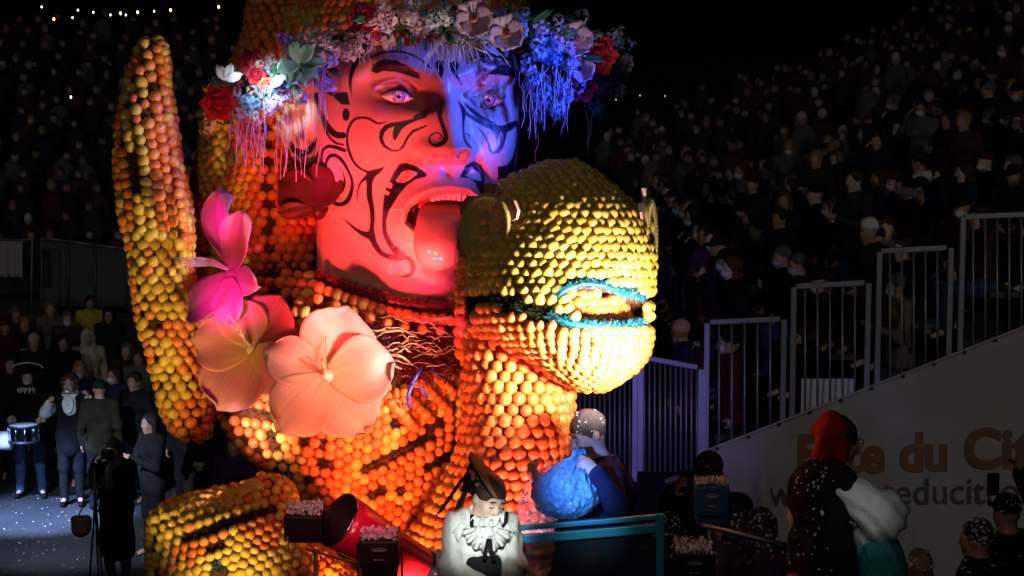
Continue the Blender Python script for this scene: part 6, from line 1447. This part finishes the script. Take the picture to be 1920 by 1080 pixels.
# --- photographer with tripod
b = foot(205,868,1.53); b = np.array([P(205,868,24.3)[0],24.25,0])
ph = thing('person', 'woman in long black coat photographing beside a tripod', 'person', b)
B = Body(b, -110, 1.66, dict(elR=(.26,.10,1.20), wrR=(.12,.22,1.46), elL=(-.24,.12,1.10), wrL=(.02,.26,1.12)), hf=(-.25,-.95,-.1))
B.body(ph,'pale',.011); B.hair(ph,'long',hairm('dark')); B.top(ph,cloth('black'),.03,.012,'coat',hem=.42); B.trousers(ph,cloth('grey')); B.shoes(ph,cloth('brown'))
obj('scarf', *SDF(.012).cap(B.J['neck']-B.s*.05+B.f*.04,B.J['neck']+B.s*.05+B.f*.04,.085,k=.03).cap(B.J['neck']+B.f*.10,B.J['chest']+B.f*.14-B.u*.12,.05,k=.03).mesh(fold(.008,30)), cloth('grey'), ph)
cmr = thing('camera', 'small black camera held to the photographer eye', 'camera', B.H(.0,.15,-.02)); bevel(obj('camera_body', *box(B.H(.01,.15,.0),(.13,.06,.085),B.ax()), M_BLK, cmr, smooth=False),.008); obj('camera_lens', *lathe([(0,.0),(0,.034),(.07,.036),(.075,.028),(.06,0)],B.H(.0,.18,.0),B.hf,B.hs,B.hu), M_LENS, cmr)
tp = thing('tripod', 'slim tripod standing in front of the photographer', 'tripod', P(180,1090,23.9)-np.array([0,0,.12])); tp0 = P(178,920,23.85)
obj('centre_column', *pipe([tp0+np.array([0,0,.25]),tp0-np.array([0,0,.25])],.014,8), M_GALV, tp); obj('tripod_head', *SDF(.008).ell(tp0+np.array([0,0,.27]),(.035,.035,.03)).cap(tp0+np.array([0,0,.25]),tp0+np.array([-.05,-.12,.2]),.009).mesh(), M_BLK, tp)
for dx, dy in ((-.06,-.05),(.06,-.04),(.0,.08)): obj('leg', *pipe([tp0-np.array([0,0,.12]),np.array([tp0[0]+dx,tp0[1]+dy,.4]),np.array([tp0[0]+dx*1.4,tp0[1]+dy*1.4,.01])],[.014,.011,.009],6), M_BLK, tp)
hb2 = tag(obj('handbag', *SDF(.012).ell(P(152,990,24.0),(.11,.06,.10),k=.02).cap(P(142,975,24.0),P(164,975,24.0),.05,k=.04).mesh(fold(.006,30)), mat('tan_leather',(.30,.22,.16),.5,.4), None), 'tan shoulder bag hanging at the photographer hip', 'handbag'); obj('strap', *pipe([P(145,972,24.0),P(165,930,24.05),P(190,895,24.15)],.008,5), mat('tan_leather',(.30,.22,.16),.5,.4), hb2)
tag(obj('plastic_cup', *lathe([(0,0),(0,.035),(.16,.05),(.16,.045),(.02,.03)],P(353,935,20),zc,RT,np.array([0,1.,0]),24), mat('cup_yellow',(.6,.6,.35),.4), None), 'pale yellow cup in the dark below the belly', 'cup')
# ------------------------------------------------------------------ crowd close by at lower right
plat = tag(obj('viewing_step', *box((2.6,14.9,.70),(4.6,2.4,1.4)), M_CONC, None, smooth=False), 'low dark step under the confetti covered onlookers', 'step')
def near(px, py, d, deg, label, coat, hair, sk='fair', kind='stand', conf=90, J=None, mask=None, hf=None):
    p = P(px,py,d); b = np.array([p[0],p[1],1.4]); ht = 1.72*(p[2]-1.4)/1.585; t = thing('person', label, 'person', b, 'onlookers beside the float'); B = Body(b, deg, ht, J, hf=hf)
    B.body(t,sk,.012); h_ = B.hair(t,hair[0],hairm(hair[1]) if hair[0] not in ('beanie','cap','hood') else cloth(hair[1])); c_ = B.top(t,cloth(coat),.028,.014,'coat',hem=.7,amp=.009); B.trousers(t,cloth('black'),h=.02); B.shoes(t,cloth('black'),.02)
    if conf: flakes(t,[h_],conf,.014,seed=int(px)); flakes(t,[c_],conf//2,.014,fn=lambda x,y,n: .5 if n[2] > .2 else .05,seed=int(px)+1)
    return t, B
near(1253,1000,14.2,70,'onlooker with dark hair thick with confetti behind the railing corner','black',('bob','dark'),conf=120)
near(1376,985,14.3,150,'onlooker with long hair speckled by confetti right of the blue lamp','grey',('long','dark'),conf=130)
near(1432,992,14.2,120,'onlooker with short dark hair and confetti, next to the red capped man','purple',('bob','brown'),'ruddy',conf=120)
t, B = near(1330,885,15.2,-100,'man holding up a dark phone with both hands behind the blue lamp','navy',('cap','brown'),'fair',conf=20,J=dict(elR=(.27,.16,1.30),wrR=(.17,.34,1.53),elL=(-.24,.05,1.2),wrL=(-.05,.30,1.5)))
tag(bevel(obj('phone', *box(P(1296,893,14.85),(.15,.012,.08)), M_BLK, None, smooth=False),.006), 'dark phone held up in front of a face', 'phone')
near(1726,1065,14.0,100,'blond onlooker dusted with confetti right of the teal sack','grey',('bob','blond'),conf=130)
near(1840,1012,14.0,150,'dark haired onlooker with confetti covered shoulders at lower right','charcoal',('short','dark'),'ruddy',conf=170)
t, B = near(1893,965,14.6,110,'onlooker raising an arm with a phone at the right edge','black',('cap','black'),'ruddy',conf=30,J=dict(elR=(.3,.12,1.5),wrR=(.22,.22,1.78)))
tag(bevel(obj('phone', *box(P(1862,908,14.4),(.08,.012,.15)), M_BLK, None, smooth=False),.006), 'phone raised at the right edge below the lettering', 'phone')
near(1215,1010,14.6,90,'onlooker in dark coat half behind the turquoise post','black',('short','black'),conf=60)
# ------------------------------------------------------------------ town lights on the hill
M_LA = mat('amber_bulb',(1,.55,.15),.5,emit=9,ecol=(1,.5,.12)); M_LW = mat('white_bulb',(.9,.95,1),.5,emit=5,ecol=(.85,.92,1)); M_LB = mat('cool_flood',(.8,.95,1),.5,emit=16,ecol=(.8,.95,1)); M_LP = mat('purple_bulb',(.7,.2,1),.5,emit=8,ecol=(.7,.15,1))
def hlamp(px, py, m, r, label, d=300):
    t = thing('street_lamp', label, 'lamp', P(px,py,d), 'lamps in the dark town'); c = P(px,py,d); k = r*d/FPX
    obj('bulb', *(lambda V_F: (V_F[0]*np.array([.75,.75,1.15])*k+c, V_F[1]))(ico(2)), m, t); obj('mast', *pipe([c-np.array([0,0,k*1.1]),c-np.array([0,0,k*1.1+7*d/300])],k*.12,5), mat('mast_dark',(.01,.01,.01),.7), t)
ORD2 = ORD+['fourteenth','fifteenth','sixteenth','seventeenth']; ORD2[0] = 'first'
for i,(x, y) in enumerate(((10,84),(72,38),(101,36),(198,28),(226,25),(258,23),(320,19),(410,13))): hlamp(x,y,M_LA,2.6,f'{ORD2[i]} amber street lamp from the left on the dark hillside')
for i,(x, y) in enumerate(((47,60),(61,55),(78,13),(136,33),(146,19),(175,23),(190,225),(207,28),(236,28),(289,21))): hlamp(x,y,M_LW,1.9,f'{ORD2[i]} small white lamp from the left on the dark hillside')
hlamp(38,106,M_LB,5,'bright cool white flood lamp at the left edge of the hillside'); hlamp(46,296,M_LP,2.4,'small purple light above the far left crowd',60); hlamp(52,139,mat('dim_window',(.6,.35,.2),.5,emit=1.2,ecol=(.8,.45,.25)),5,'dim orange lit window below the flood lamp',200)
for i,(x, y) in enumerate(((133,182),(100,438),(181,440),(193,446))): hlamp(x,y,M_LW,2.2,f'{ORD2[i]} tiny phone screen glow from the left in the far left crowd',46)
for i,(x, y) in enumerate(sorted(((1200,179),(1155,187),(1247,180),(1257,233),(1275,229),(1243,270),(1234,276),(1246,293),(1195,280),(1178,280),(1162,281),(1780,145),(1789,150),(1585,186),(1577,172),(1620,138),(1372,200)))): hlamp(x,y,mat('pin_bulb',(.9,.95,1),.5,emit=.8,ecol=(.85,.92,1)),1.4,f'{ORD2[i]} pinprick light from the left among the far right spectators',57)
